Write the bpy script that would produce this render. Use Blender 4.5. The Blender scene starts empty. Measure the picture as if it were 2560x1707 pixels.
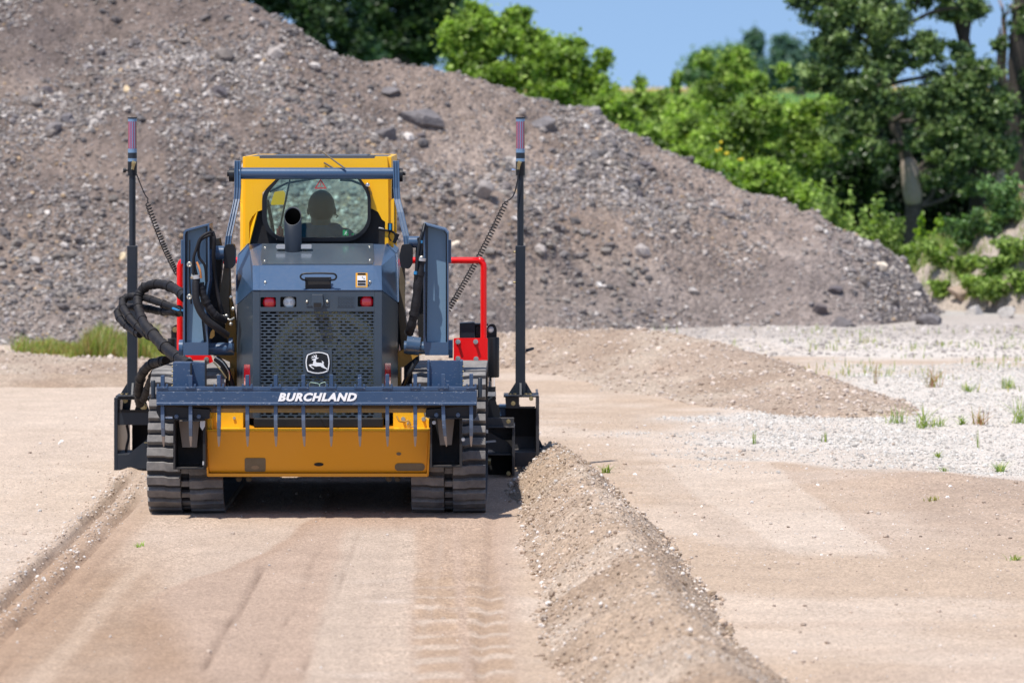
import bpy, math, random
import numpy as np
from mathutils import Vector, Matrix
from mathutils.geometry import tessellate_polygon

random.seed(7)
RNG = np.random.default_rng(11)
sc = bpy.context.scene
COL = sc.collection

# ------------------------------------------------------------------ camera, sky, sun, exposure
F = 10920.0      # focal length in photo pixels (photo 2560 wide)
HY = 250.0       # horizon row
H = 2.448        # camera height in metres
cam_d = bpy.data.cameras.new("camera")
cam = bpy.data.objects.new("camera", cam_d)
COL.objects.link(cam)
cam.location = (0, 0, H)
cam.rotation_euler = (math.radians(90), 0, 0)
cam_d.sensor_width = 36.0
cam_d.lens = F * 36.0 / 2560.0
cam_d.shift_y = -(853.5 - HY) / 2560.0
cam_d.clip_start = 0.5
cam_d.clip_end = 6000.0
cam_d.dof.use_dof = True
cam_d.dof.focus_distance = 26.0
cam_d.dof.aperture_fstop = 3.6
sc.camera = cam

SX, SY, SZ = -0.27, -0.36, 1.0          # direction towards the sun
sd = Vector((SX, SY, SZ)).normalized()
sun_el = math.asin(sd.z)
sun_az = math.atan2(sd.x, sd.y)          # from +Y, clockwise
w = bpy.data.worlds.new("World")
sc.world = w
w.use_nodes = True
nt = w.node_tree
nt.nodes.clear()
out = nt.nodes.new("ShaderNodeOutputWorld")
bg = nt.nodes.new("ShaderNodeBackground")
sky = nt.nodes.new("ShaderNodeTexSky")
sky.sky_type = 'NISHITA'
sky.sun_disc = False
sky.sun_elevation = sun_el
sky.sun_rotation = sun_az
sky.altitude = 0
sky.air_density = 1.0
sky.dust_density = 0.3
sky.ozone_density = 2.0
tcw = nt.nodes.new("ShaderNodeTexCoord")
mpw = nt.nodes.new("ShaderNodeMapping")
mpw.inputs['Location'].default_value = (0, 0, 0.24)
nt.links.new(tcw.outputs['Generated'], mpw.inputs['Vector'])
nt.links.new(mpw.outputs['Vector'], sky.inputs['Vector'])
nt.links.new(sky.outputs['Color'], bg.inputs['Color'])
bg.inputs['Strength'].default_value = 0.15
nt.links.new(bg.outputs['Background'], out.inputs['Surface'])
sl = bpy.data.lights.new("sun", 'SUN')
sl.energy = 4.6
sl.angle = math.radians(0.55)
sl.color = (1.0, 0.95, 0.88)
so = bpy.data.objects.new("sun", sl)
so.rotation_euler = (-sd).to_track_quat('-Z', 'Y').to_euler()
so.location = (0, 0, 30)
COL.objects.link(so)
sc.view_settings.view_transform = 'Standard'
sc.view_settings.look = 'None'
sc.view_settings.exposure = 0.22
sc.view_settings.gamma = 1.0
sc.render.film_transparent = False
sc.cycles.max_bounces = 8
sc.cycles.transparent_max_bounces = 12
sc.cycles.use_denoising = True

# ------------------------------------------------------------------ helpers
def P(u, v, Y):
    """a point seen at photo pixel (u, v) that stands Y metres ahead"""
    return Vector(((u - 1280.0) * Y / F, Y, H - (v - HY) * Y / F))

def GY(v):
    return F * H / (v - HY)

def tag(o, label=None, cat=None, group=None, kind=None):
    if label: o['label'] = label
    if cat: o['category'] = cat
    if group: o['group'] = group
    if kind: o['kind'] = kind
    return o

def thing(name, loc, label, cat, group=None):
    o = bpy.data.objects.new(name, None)
    o.empty_display_size = 0.2
    o.location = loc
    COL.objects.link(o)
    tag(o, label, cat, group)
    return o

def link(o, parent=None):
    COL.objects.link(o)
    if parent is not None:
        o.parent = parent
        r = parent
        while r.parent is not None:
            r = r.parent
        if parent.parent is None:
            o.matrix_parent_inverse = Matrix.Translation(-Vector(parent.location))
    return o

def mesh_np(name, V, Fc, mat, parent=None, smooth=False, color=None, fcolor=None):
    """V (n,3), Fc (m,k) constant face size; built fast"""
    V = np.asarray(V, dtype=np.float32)
    Fc = np.asarray(Fc, dtype=np.int32)
    me = bpy.data.meshes.new(name)
    n, (m, k) = len(V), Fc.shape
    me.vertices.add(n)
    me.vertices.foreach_set("co", V.ravel())
    me.loops.add(m * k)
    me.loops.foreach_set("vertex_index", Fc.ravel())
    me.polygons.add(m)
    me.polygons.foreach_set("loop_start", np.arange(0, m * k, k, dtype=np.int32))
    me.polygons.foreach_set("loop_total", np.full(m, k, dtype=np.int32))
    me.polygons.foreach_set("use_smooth", np.full(m, smooth, dtype=bool))
    me.update(calc_edges=True)
    if color is not None:
        a = me.color_attributes.new("tone", 'FLOAT_COLOR', 'POINT')
        c = np.ones((n, 4), dtype=np.float32)
        c[:, :3] = color
        a.data.foreach_set("color", c.ravel())
    if isinstance(mat, (list, tuple)):
        for q in mat: me.materials.append(q)
    else:
        me.materials.append(mat)
    o = bpy.data.objects.new(name, me)
    return link(o, parent)

class MB:
    def __init__(s):
        s.v = []; s.f = []; s.sm = []; s.g = []
    def add(s, vs, fs, smooth=False):
        b = len(s.v)
        s.v += [tuple(q) for q in vs]
        for f in fs:
            s.f.append([b + i for i in f]); s.sm.append(smooth)
        s.g.append((b, len(s.v), len(s.f) - len(fs), len(s.f)))
        return s
    def box(s, x0, x1, y0, y1, z0, z1):
        vs = [(x, y, z) for z in (z0, z1) for y in (y0, y1) for x in (x0, x1)]
        return s.add(vs, [(0, 2, 3, 1), (4, 5, 7, 6), (0, 1, 5, 4), (2, 6, 7, 3), (0, 4, 6, 2), (1, 3, 7, 5)])
    def pb(s, u0, u1, v0, v1, Y, d=0.05):
        """box whose near face fills the pixels u0..u1, v0..v1 at Y; d metres deep"""
        a = P(u0, v0, Y); b = P(u1, v1, Y)
        return s.box(a.x, b.x, Y, Y + d, b.z, a.z)
    def obox(s, c, ax, ay, az, hx, hy, hz):
        c = Vector(c); vs = []
        for k in (-1, 1):
            for j in (-1, 1):
                for i in (-1, 1):
                    vs.append(c + ax * hx * i + ay * hy * j + az * hz * k)
        return s.add(vs, [(0, 2, 3, 1), (4, 5, 7, 6), (0, 1, 5, 4), (2, 6, 7, 3), (0, 4, 6, 2), (1, 3, 7, 5)])
    def prism(s, pts, d, holes=()):
        """polygon (list of Vector near y) extruded d metres away from the camera"""
        loops = [list(map(Vector, pts))] + [list(map(Vector, h)) for h in holes]
        tris = tessellate_polygon([[Vector((p.x, p.z, 0)) for p in L] for L in loops])
        flat = [p for L in loops for p in L]
        n = len(flat)
        vs = flat + [p + Vector((0, d, 0)) for p in flat]
        fs = []
        for t in tris:
            a, b, c = [flat[i] for i in t]
            cr = (b.x - a.x) * (c.z - a.z) - (b.z - a.z) * (c.x - a.x)
            t2 = tuple(t) if cr > 0 else tuple(reversed(t))
            fs.append(t2); fs.append(tuple(i + n for i in reversed(t2)))
        s.add(vs, fs)
        o = 0
        for L in loops:
            m = len(L)
            ar = sum(L[i].x * L[(i + 1) % m].z - L[(i + 1) % m].x * L[i].z for i in range(m))
            outer = (L is loops[0])
            for i in range(m):
                j = (i + 1) % m
                q = (i, j, m + j, m + i)
                vs = [L[i], L[j], L[j] + Vector((0, d, 0)), L[i] + Vector((0, d, 0))]
                ccw = ar > 0
                s.add(vs, [(0, 3, 2, 1)] if (ccw == outer) else [(0, 1, 2, 3)])
            o += m
        return s
    def pp(s, px, Y, d, holes=()):
        return s.prism([P(u, v, Y) for u, v in px], d, [[P(u, v, Y) for u, v in h] for h in holes])
    def xprism(s, yz, x0, x1):
        """polygon in the y,z plane extruded along x"""
        n = len(yz)
        tris = tessellate_polygon([[Vector((a, b, 0)) for a, b in yz]])
        vs = [(x0, a, b) for a, b in yz] + [(x1, a, b) for a, b in yz]
        fs = []
        ar = sum(yz[i][0] * yz[(i + 1) % n][1] - yz[(i + 1) % n][0] * yz[i][1] for i in range(n))
        for t in tris:
            a, b, c = [yz[i] for i in t]
            cr = (b[0] - a[0]) * (c[1] - a[1]) - (b[1] - a[1]) * (c[0] - a[0])
            t = tuple(t) if cr > 0 else tuple(reversed(t))
            fs.append(tuple(reversed(t))); fs.append(tuple(i + n for i in t))
        for i in range(n):
            j = (i + 1) % n
            fs.append((i, j, n + j, n + i) if ar > 0 else (i, n + i, n + j, j))
        return s.add(vs, fs)
    def tube(s, pts, r, seg=12, caps=True, smooth=True):
        pts = [Vector(p) for p in pts]
        n = len(pts)
        rs = r if isinstance(r, (list, tuple)) else [r] * n
        t = (pts[1] - pts[0]).normalized()
        nrm = t.orthogonal().normalized()
        vs = []; fs = []
        for i, p in enumerate(pts):
            if i == 0: tt = pts[1] - pts[0]
            elif i == n - 1: tt = pts[-1] - pts[-2]
            else: tt = (pts[i + 1] - p).normalized() + (p - pts[i - 1]).normalized()
            tt = tt.normalized() if tt.length > 1e-9 else t
            nrm = (nrm - tt * nrm.dot(tt))
            nrm = nrm.normalized() if nrm.length > 1e-6 else tt.orthogonal().normalized()
            b = tt.cross(nrm)
            for k in range(seg):
                a = 2 * math.pi * k / seg
                vs.append(p + (nrm * math.cos(a) + b * math.sin(a)) * rs[i])
        for i in range(n - 1):
            for k in range(seg):
                k2 = (k + 1) % seg
                fs.append((i * seg + k, i * seg + k2, (i + 1) * seg + k2, (i + 1) * seg + k))
        s.add(vs, fs, smooth)
        if caps:
            s.add([vs[k] for k in range(seg)], [tuple(reversed(range(seg)))])
            s.add([vs[(n - 1) * seg + k] for k in range(seg)], [tuple(range(seg))])
        return s
    def cyl(s, a, b, r, seg=20, r2=None):
        return s.tube([a, b], [r, r if r2 is None else r2], seg)
    def ring(s, c, ax, R, r, seg=32, ts=8):
        ax = Vector(ax).normalized(); n = ax.orthogonal().normalized(); b = ax.cross(n)
        vs = []; fs = []
        for i in range(seg):
            a = 2 * math.pi * i / seg
            d = n * math.cos(a) + b * math.sin(a)
            for k in range(ts):
                t = 2 * math.pi * k / ts
                vs.append(Vector(c) + d * (R + r * math.cos(t)) + ax * r * math.sin(t))
        for i in range(seg):
            for k in range(ts):
                fs.append((i * ts + k, ((i + 1) % seg) * ts + k, ((i + 1) % seg) * ts + (k + 1) % ts, i * ts + (k + 1) % ts))
        return s.add(vs, fs, True)
    def ball(s, c, rx, ry=None, rz=None, seg=20, rings=12):
        ry = rx if ry is None else ry; rz = rx if rz is None else rz
        c = Vector(c); vs = [c + Vector((0, 0, rz))]
        for i in range(1, rings):
            th = math.pi * i / rings
            for k in range(seg):
                a = 2 * math.pi * k / seg
                vs.append(c + Vector((rx * math.sin(th) * math.cos(a), ry * math.sin(th) * math.sin(a), rz * math.cos(th))))
        vs.append(c - Vector((0, 0, rz)))
        fs = [(0, 1 + k, 1 + (k + 1) % seg) for k in range(seg)]
        for i in range(rings - 2):
            for k in range(seg):
                a = 1 + i * seg + k; b = 1 + i * seg + (k + 1) % seg
                fs.append((a, a + seg, b + seg, b))
        L = len(vs) - 1; b0 = 1 + (rings - 2) * seg
        fs += [(L, b0 + (k + 1) % seg, b0 + k) for k in range(seg)]
        return s.add(vs, fs, True)
    def bolt(s, p, r=0.012, h=0.012, washer=True):
        p = Vector(p)
        if washer: s.cyl(p, p + Vector((0, -0.003, 0)), r * 1.45, 14)
        s.cyl(p, p + Vector((0, -h, 0)), r, 6)
        return s
    def build(s, name, mat, parent=None, bevel=0.0, label=None, split=True):
        # pieces that stand apart become objects of their own
        if split and parent is not None and 1 < len(s.g) < 400:
            A = np.array(s.v); gap = .02
            bb = [(A[a:b].min(0) - gap / 2, A[a:b].max(0) + gap / 2) for a, b, _, _ in s.g]
            par = list(range(len(bb)))
            def find(i):
                while par[i] != i: i = par[i]
                return i
            for i in range(len(bb)):
                for j in range(i):
                    if (bb[i][0] <= bb[j][1]).all() and (bb[j][0] <= bb[i][1]).all():
                        a, b = find(i), find(j)
                        if a != b: par[a] = b
            cl = {}
            for i in range(len(bb)): cl.setdefault(find(i), []).append(i)
            if len(cl) > 1:
                best = None; obs = []
                for k, mem in cl.items():
                    q = MB()
                    for i in mem:
                        a, b, c, d = s.g[i]
                        base = len(q.v) - a
                        q.v += s.v[a:b]
                        for fi in range(c, d): q.f.append([base + t for t in s.f[fi]]); q.sm.append(s.sm[fi])
                    o = q.build(name, mat, parent, bevel, label, False); obs.append(o)
                    vol = np.ptp(np.array(q.v), axis=0).sum()
                    if best is None or vol > best[0]: best = (vol, o)
                return best[1]
        me = bpy.data.meshes.new(name)
        me.from_pydata([tuple(q) for q in s.v], [], s.f)
        me.polygons.foreach_set("use_smooth", s.sm)
        me.materials.append(mat)
        me.update()
        o = bpy.data.objects.new(name, me)
        if bevel > 0:
            b = o.modifiers.new("bevel", 'BEVEL')
            b.width = bevel; b.segments = 2; b.limit_method = 'ANGLE'; b.angle_limit = math.radians(40)
            b.harden_normals = False
        if label: o['label'] = label
        return link(o, parent)

def spline(pts, n=8):
    pts = [Vector(p) for p in pts]
    out = []
    for i in range(len(pts) - 1):
        p0 = pts[max(i - 1, 0)]; p1 = pts[i]; p2 = pts[i + 1]; p3 = pts[min(i + 2, len(pts) - 1)]
        for k in range(n):
            t = k / n
            out.append(0.5 * ((2 * p1) + (p2 - p0) * t + (2 * p0 - 5 * p1 + 4 * p2 - p3) * t * t + (3 * p1 - p0 - 3 * p2 + p3) * t ** 3))
    out.append(pts[-1])
    return out

def pspl(lst, n=8):
    return spline([P(*q) for q in lst], n)

def rrect(u0, v0, u1, v1, r, n=5):
    o = []
    for cx, cy, a0 in ((u1 - r, v0 + r, -90), (u1 - r, v1 - r, 0), (u0 + r, v1 - r, 90), (u0 + r, v0 + r, 180)):
        for k in range(n + 1):
            a = math.radians(a0 + 90 * k / n)
            o.append((cx + r * math.cos(a), cy + r * math.sin(a)))
    return o

def rpoly(pts, r, n=5):
    """round every corner of a pixel polygon; r one radius or a list"""
    o = []; m = len(pts)
    for i in range(m):
        rr = r[i] if isinstance(r, (list, tuple)) else r
        p = Vector(pts[i]); a = Vector(pts[i - 1]) - p; b = Vector(pts[(i + 1) % m]) - p
        d = min(rr, a.length * .49, b.length * .49)
        if d < 0.3: o.append(tuple(p)); continue
        A = p + a.normalized() * d; B = p + b.normalized() * d
        for k in range(n + 1):
            t = k / n
            q = A * (1 - t) ** 2 + p * 2 * t * (1 - t) + B * t * t
            o.append((q.x, q.y))
    return o

# value noise, numpy
def _h(ix, iy, s):
    n = (ix.astype(np.int64) * 374761393 + iy.astype(np.int64) * 668265263 + s * 1442695041) & 0xffffffff
    n = ((n ^ (n >> 13)) * 1274126177) & 0xffffffff
    n = (n ^ (n >> 16)) & 0xffffffff
    return n.astype(np.float64) / 4294967295.0
def vnoise(x, y, s=0):
    x = np.asarray(x, float); y = np.asarray(y, float)
    ix = np.floor(x); iy = np.floor(y); fx = x - ix; fy = y - iy
    fx = fx * fx * (3 - 2 * fx); fy = fy * fy * (3 - 2 * fy)
    a = _h(ix, iy, s); b = _h(ix + 1, iy, s); c = _h(ix, iy + 1, s); d = _h(ix + 1, iy + 1, s)
    return (a * (1 - fx) + b * fx) * (1 - fy) + (c * (1 - fx) + d * fx) * fy
def fbm(x, y, sc_, o=4, s=0, gain=.5):
    t = 0; a = 1; n = 0
    for k in range(o):
        t = t + a * (vnoise(x / sc_ * 2 ** k + 17.3 * k, y / sc_ * 2 ** k + 9.1 * k, s + k) - .5); n += a; a *= gain
    return t / n * 2
def sstep(a, b, x):
    t = np.clip((x - a) / (b - a), 0, 1)
    return t * t * (3 - 2 * t)

# ------------------------------------------------------------------ materials
def lin(r, g, b):
    f = lambda c: (c / 255 / 12.92) if c / 255 <= 0.04045 else ((c / 255 + 0.055) / 1.055) ** 2.4
    return (f(r), f(g), f(b), 1)

def nmat(name):
    m = bpy.data.materials.new(name); m.use_nodes = True
    t = m.node_tree
    b = t.nodes['Principled BSDF']
    return m, t, b

def node(t, ty, **kw):
    n = t.nodes.new(ty)
    for k, v in kw.items():
        setattr(n, k, v)
    return n

def paint(name, col, rough=.35, metal=0.0, dust=.25, dcol=(.42, .36, .30), scr=0.0, coat=0.0, bump=.0006, updust=.35, nscale=3.0, spec=.5, mind=None):
    """painted or bare surface with patchy dust, dust lying on upward faces, and optional scratches"""
    m, t, b = nmat(name)
    L = t.links.new
    tc = node(t, 'ShaderNodeTexCoord')
    n1 = node(t, 'ShaderNodeTexNoise'); n1.inputs['Scale'].default_value = nscale; n1.inputs['Detail'].default_value = 8; n1.inputs['Roughness'].default_value = .68
    L(tc.outputs['Object'], n1.inputs['Vector'])
    r1 = node(t, 'ShaderNodeMapRange'); r1.inputs['From Min'].default_value = .42; r1.inputs['From Max'].default_value = .8
    r1.inputs['To Min'].default_value = (dust * .15 if mind is None else mind); r1.inputs['To Max'].default_value = dust
    L(n1.outputs['Fac'], r1.inputs['Value'])
    ge = node(t, 'ShaderNodeNewGeometry'); sx = node(t, 'ShaderNodeSeparateXYZ')
    L(ge.outputs['Normal'], sx.inputs['Vector'])
    up = node(t, 'ShaderNodeMapRange'); up.inputs['From Min'].default_value = .5; up.inputs['From Max'].default_value = 1.0
    up.inputs['To Max'].default_value = updust
    L(sx.outputs['Z'], up.inputs['Value'])
    n2 = node(t, 'ShaderNodeTexNoise'); n2.inputs['Scale'].default_value = 40; n2.inputs['Detail'].default_value = 4
    L(tc.outputs['Object'], n2.inputs['Vector'])
    mu = node(t, 'ShaderNodeMath', operation='MULTIPLY'); L(up.outputs['Result'], mu.inputs[0]); L(n2.outputs['Fac'], mu.inputs[1])
    ad = node(t, 'ShaderNodeMath', operation='ADD', use_clamp=True); L(r1.outputs['Result'], ad.inputs[0]); L(mu.outputs[0], ad.inputs[1])
    mx = node(t, 'ShaderNodeMixRGB'); mx.inputs['Color1'].default_value = (*col[:3], 1); mx.inputs['Color2'].default_value = (*dcol, 1)
    L(ad.outputs[0], mx.inputs['Fac'])
    last = mx.outputs['Color']
    if scr > 0:
        mp = node(t, 'ShaderNodeMapping'); mp.inputs['Rotation'].default_value = (0, .95, 0); mp.inputs['Scale'].default_value = (16, 16, 70)
        L(tc.outputs['Object'], mp.inputs['Vector'])
        n3 = node(t, 'ShaderNodeTexNoise'); n3.inputs['Scale'].default_value = 1.5; n3.inputs['Detail'].default_value = 5; n3.inputs['Roughness'].default_value = .75
        L(mp.outputs['Vector'], n3.inputs['Vector'])
        mp2 = node(t, 'ShaderNodeMapping'); mp2.inputs['Rotation'].default_value = (0, -.8, 0); mp2.inputs['Scale'].default_value = (20, 20, 90)
        L(tc.outputs['Object'], mp2.inputs['Vector'])
        n4 = node(t, 'ShaderNodeTexNoise'); n4.inputs['Scale'].default_value = 1.2; n4.inputs['Detail'].default_value = 5; n4.inputs['Roughness'].default_value = .75
        L(mp2.outputs['Vector'], n4.inputs['Vector'])
        mm = node(t, 'ShaderNodeMath', operation='MAXIMUM'); L(n3.outputs['Fac'], mm.inputs[0]); L(n4.outputs['Fac'], mm.inputs[1])
        rr = node(t, 'ShaderNodeMapRange'); rr.inputs['From Min'].default_value = .635; rr.inputs['From Max'].default_value = .68; rr.inputs['To Max'].default_value = scr
        L(mm.outputs[0], rr.inputs['Value'])
        mx2 = node(t, 'ShaderNodeMixRGB'); mx2.inputs['Color2'].default_value = (.55, .58, .62, 1)
        L(rr.outputs['Result'], mx2.inputs['Fac']); L(last, mx2.inputs['Color1']); last = mx2.outputs['Color']
    L(last, b.inputs['Base Color'])
    ro = node(t, 'ShaderNodeMapRange'); ro.inputs['To Min'].default_value = rough; ro.inputs['To Max'].default_value = .9
    L(ad.outputs[0], ro.inputs['Value']); L(ro.outputs['Result'], b.inputs['Roughness'])
    b.inputs['Metallic'].default_value = metal
    b.inputs['Specular IOR Level'].default_value = spec
    b.inputs['Coat Weight'].default_value = coat
    b.inputs['Coat Roughness'].default_value = .12
    if bump > 0:
        bp = node(t, 'ShaderNodeBump'); bp.inputs['Strength'].default_value = .6; bp.inputs['Distance'].default_value = bump
        nb = node(t, 'ShaderNodeTexNoise'); nb.inputs['Scale'].default_value = 55; nb.inputs['Detail'].default_value = 5
        L(tc.outputs['Object'], nb.inputs['Vector']); L(nb.outputs['Fac'], bp.inputs['Height']); L(bp.outputs['Normal'], b.inputs['Normal'])
    return m

M = {}
M['grey'] = paint('slate_paint', (.034, .080, .158), .30, dust=.05, coat=.25, updust=.12)
M['greydk'] = paint('slate_paint_dark', (.034, .054, .078), .36, dust=.06, updust=.3)
M['plateg'] = paint('dusty_black_plate', (.020, .022, .028), .4, dust=.22, updust=.5, dcol=(.25, .22, .2))
M['under'] = paint('underside_shade', (.030, .022, .016), .8, dust=.25, dcol=(.10, .075, .055), updust=0)  # dark brown stands in for the shade under the rake bar
M['inner'] = paint('tower_plate_sheen', (.115, .205, .30), .34, dust=.08, coat=.4)  # lighter blue than the arms, sky reflection put into the colour
M['mast'] = paint('mast_paint', (.012, .019, .030), .36, dust=.04, updust=.2, spec=.35)
M['rake'] = paint('rake_paint', (.024, .062, .135), .33, dust=.05, scr=.75, updust=.2)
M['tooth'] = paint('tooth_steel', (.07, .11, .18), .38, metal=.3, dust=.2, scr=.9)
M['worn'] = paint('worn_tip', (.30, .26, .23), .6, metal=.2, dust=.6)
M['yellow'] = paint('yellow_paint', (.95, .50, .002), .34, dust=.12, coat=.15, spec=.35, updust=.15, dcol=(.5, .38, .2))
M['yellowd'] = paint('yellow_shaded', (.68, .285, .001), .40, dust=.07, updust=.1, dcol=(.4, .28, .15))  # darker copy of the yellow, shade on the tail put into it
M['amber'] = paint('casting_yellow', (.50, .27, .04), .5, dust=.5, dcol=(.2, .13, .08))
M['red'] = paint('red_paint', (.82, .004, .006), .34, dust=.02, coat=.15, spec=.3, updust=.05)
M['black'] = paint('black_paint', (.008, .010, .014), .38, dust=.03, updust=.15, spec=.3)
M['blackm'] = paint('black_matte', (.010, .011, .014), .6, dust=.08, updust=.2, spec=.3)
M['blackx'] = paint('dark_inside', (.006, .006, .007), .8, dust=.05, updust=0)
M['hose'] = paint('hose_sleeve', (.009, .009, .012), .6, dust=.03, spec=.25, bump=.004, updust=.1)
M['rubber'] = paint('track_rubber', (.038, .039, .045), .72, dust=.8, dcol=(.36, .335, .31), bump=.002, updust=.5, nscale=5, mind=.20)
M['rubberd'] = paint('belt_rubber', (.018, .019, .023), .75, dust=.4, dcol=(.22, .19, .17), bump=.002, updust=.4)
M['steel'] = paint('zinc_steel', (.60, .58, .50), .3, metal=.9, dust=.1)
M['chrome'] = paint('chrome', (.8, .8, .82), .08, metal=1.0, dust=.02, bump=0)
M['brass'] = paint('brass', (.42, .34, .17), .35, metal=.8, dust=.1)
M['white'] = paint('white_decal', (.88, .88, .88), .4, dust=.03, bump=0, updust=0)
M['orange'] = paint('orange_decal', (.85, .42, .03), .4, dust=.03, bump=0)
M['sensor'] = paint('sensor_window', (.33, .055, .12), .12, dust=.02, coat=1.0, bump=0)
M['sensorb'] = paint('sensor_blue_band', (.16, .27, .42), .3, dust=.03, bump=0)
M['lensr'] = paint('red_lens', (.72, .01, .025), .15, dust=.02, coat=1, bump=0)
M['lensw'] = paint('clear_lens', (.72, .78, .80), .15, dust=.03, coat=1, bump=0)
M['bore_shade'] = paint('bore_shade', (.003, .003, .003), 1.0, dust=0, updust=0, bump=0, spec=0)  # near black, the shade inside the pipe put into its colour
M['shroud'] = paint('fan_shroud', (.50, .48, .26), .6, dust=.3, dcol=(.35, .33, .25))
M['plate'] = paint('galvanised_plate', (.48, .49, .50), .42, metal=.5, dust=.2)
M['wornp'] = paint('greasy_patch', (.10, .075, .04), .55, dust=.25)
M['blue'] = paint('blue_tape', (.01, .19, .42), .35, dust=.02, bump=0)
M['green'] = paint('green_decal', (.01, .28, .09), .4, dust=.02, bump=0)
M['skin'] = paint('skin', (.09, .065, .055), .5, dust=0, bump=0, updust=0)
M['cloth'] = paint('work_jacket', (.035, .10, .18), .85, dust=.02, bump=.002, updust=0)
M['trou'] = paint('trousers', (.03, .03, .045), .85, dust=.1, bump=.002)
M['hair'] = paint('short_hair', (.018, .017, .018), .7, dust=0, bump=.003, updust=0)
M['copper'] = paint('orange_hose', (.55, .20, .05), .4, dust=.1)
M['cyan'] = paint('pale_label', (.45, .62, .50), .4, dust=.02, bump=0)

def glass_mat(name, tint, gl=.10):
    m = bpy.data.materials.new(name); m.use_nodes = True
    t = m.node_tree; t.nodes.clear()
    o = node(t, 'ShaderNodeOutputMaterial'); tr = node(t, 'ShaderNodeBsdfTransparent'); g = node(t, 'ShaderNodeBsdfGlossy')
    tr.inputs['Color'].default_value = tint; g.inputs['Roughness'].default_value = .03
    fr = node(t, 'ShaderNodeFresnel'); fr.inputs['IOR'].default_value = 1.5
    mx = node(t, 'ShaderNodeMixShader'); ad = node(t, 'ShaderNodeMath', operation='ADD'); ad.inputs[1].default_value = 0.0
    t.links.new(fr.outputs[0], ad.inputs[0]); t.links.new(ad.outputs[0], mx.inputs[0])
    t.links.new(tr.outputs[0], mx.inputs[1]); t.links.new(g.outputs[0], mx.inputs[2])
    t.links.new(mx.outputs[0], o.inputs['Surface'])
    return m
M['glass'] = glass_mat('tinted_glass', (.72, .92, .88, 1))

def earth(name, c1, c2, c3, sc1=.9, fine=14.0, bumpd=.012, attr=False, contrast=1.0):
    m, t, b = nmat(name); L = t.links.new
    tc = node(t, 'ShaderNodeTexCoord')
    def noise(s, d=6, r=.6):
        n = node(t, 'ShaderNodeTexNoise'); n.inputs['Scale'].default_value = s; n.inputs['Detail'].default_value = d; n.inputs['Roughness'].default_value = r
        L(tc.outputs['Object'], n.inputs['Vector']); return n
    n1 = noise(sc1); n2 = noise(fine, 8, .7)
    if attr:
        at = node(t, 'ShaderNodeAttribute'); at.attribute_name = 'tone'; base = at.outputs['Color']
        n0 = noise(3.0); mr0 = node(t, 'ShaderNodeMapRange'); mr0.inputs['From Min'].default_value = .3; mr0.inputs['From Max'].default_value = .7
        mr0.inputs['To Min'].default_value = .90; mr0.inputs['To Max'].default_value = 1.08; L(n0.outputs['Fac'], mr0.inputs['Value'])
        mm = node(t, 'ShaderNodeVectorMath', operation='SCALE'); L(base, mm.inputs[0]); L(mr0.outputs['Result'], mm.inputs['Scale']); base = mm.outputs[0]
    else:
        r = node(t, 'ShaderNodeValToRGB'); e = r.color_ramp.elements
        e[0].position = .34; e[0].color = c1; e[1].position = .66; e[1].color = c3
        k = r.color_ramp.elements.new(.5); k.color = c2
        L(n1.outputs['Fac'], r.inputs['Fac']); base = r.outputs['Color']
    # grains: small pebbles by voronoi cells, each a shade of its own
    vo = node(t, 'ShaderNodeTexVoronoi'); vo.inputs['Scale'].default_value = fine * 2.2
    L(tc.outputs['Object'], vo.inputs['Vector'])
    bw = node(t, 'ShaderNodeRGBToBW'); L(vo.outputs['Color'], bw.inputs[0])
    mr = node(t, 'ShaderNodeMapRange'); mr.inputs['From Min'].default_value = .15; mr.inputs['From Max'].default_value = .85
    mr.inputs['To Min'].default_value = 1 - .22 * contrast; mr.inputs['To Max'].default_value = 1 + .22 * contrast
    L(bw.outputs[0], mr.inputs['Value'])
    mf = node(t, 'ShaderNodeMapRange'); mf.inputs['From Min'].default_value = .3; mf.inputs['From Max'].default_value = .7
    mf.inputs['To Min'].default_value = 1 - .16 * contrast; mf.inputs['To Max'].default_value = 1 + .14 * contrast
    L(n2.outputs['Fac'], mf.inputs['Value'])
    pr = node(t, 'ShaderNodeMath', operation='MULTIPLY'); L(mr.outputs['Result'], pr.inputs[0]); L(mf.outputs['Result'], pr.inputs[1])
    sc_ = node(t, 'ShaderNodeVectorMath', operation='SCALE'); L(base, sc_.inputs[0]); L(pr.outputs[0], sc_.inputs['Scale'])
    L(sc_.outputs[0], b.inputs['Base Color'])
    b.inputs['Roughness'].default_value = .95; b.inputs['Specular IOR Level'].default_value = .15
    hs = node(t, 'ShaderNodeMath', operation='MULTIPLY_ADD'); L(vo.outputs['Distance'], hs.inputs[0]); hs.inputs[1].default_value = -.6; L(n2.outputs['Fac'], hs.inputs[2])
    bp = node(t, 'ShaderNodeBump'); bp.inputs['Strength'].default_value = .8; bp.inputs['Distance'].default_value = bumpd
    L(hs.outputs[0], bp.inputs['Height']); L(bp.outputs['Normal'], b.inputs['Normal'])
    return m
M['ground'] = earth('sandy_ground', 0, 0, 0, attr=True, fine=40, bumpd=.008, contrast=.95)
M['pile'] = earth('gravel_pile', 0, 0, 0, attr=True, fine=11, bumpd=.05, contrast=1.1)
M['soil'] = earth('windrow_soil', 0, 0, 0, attr=True, fine=34, bumpd=.016, contrast=1.2)

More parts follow.
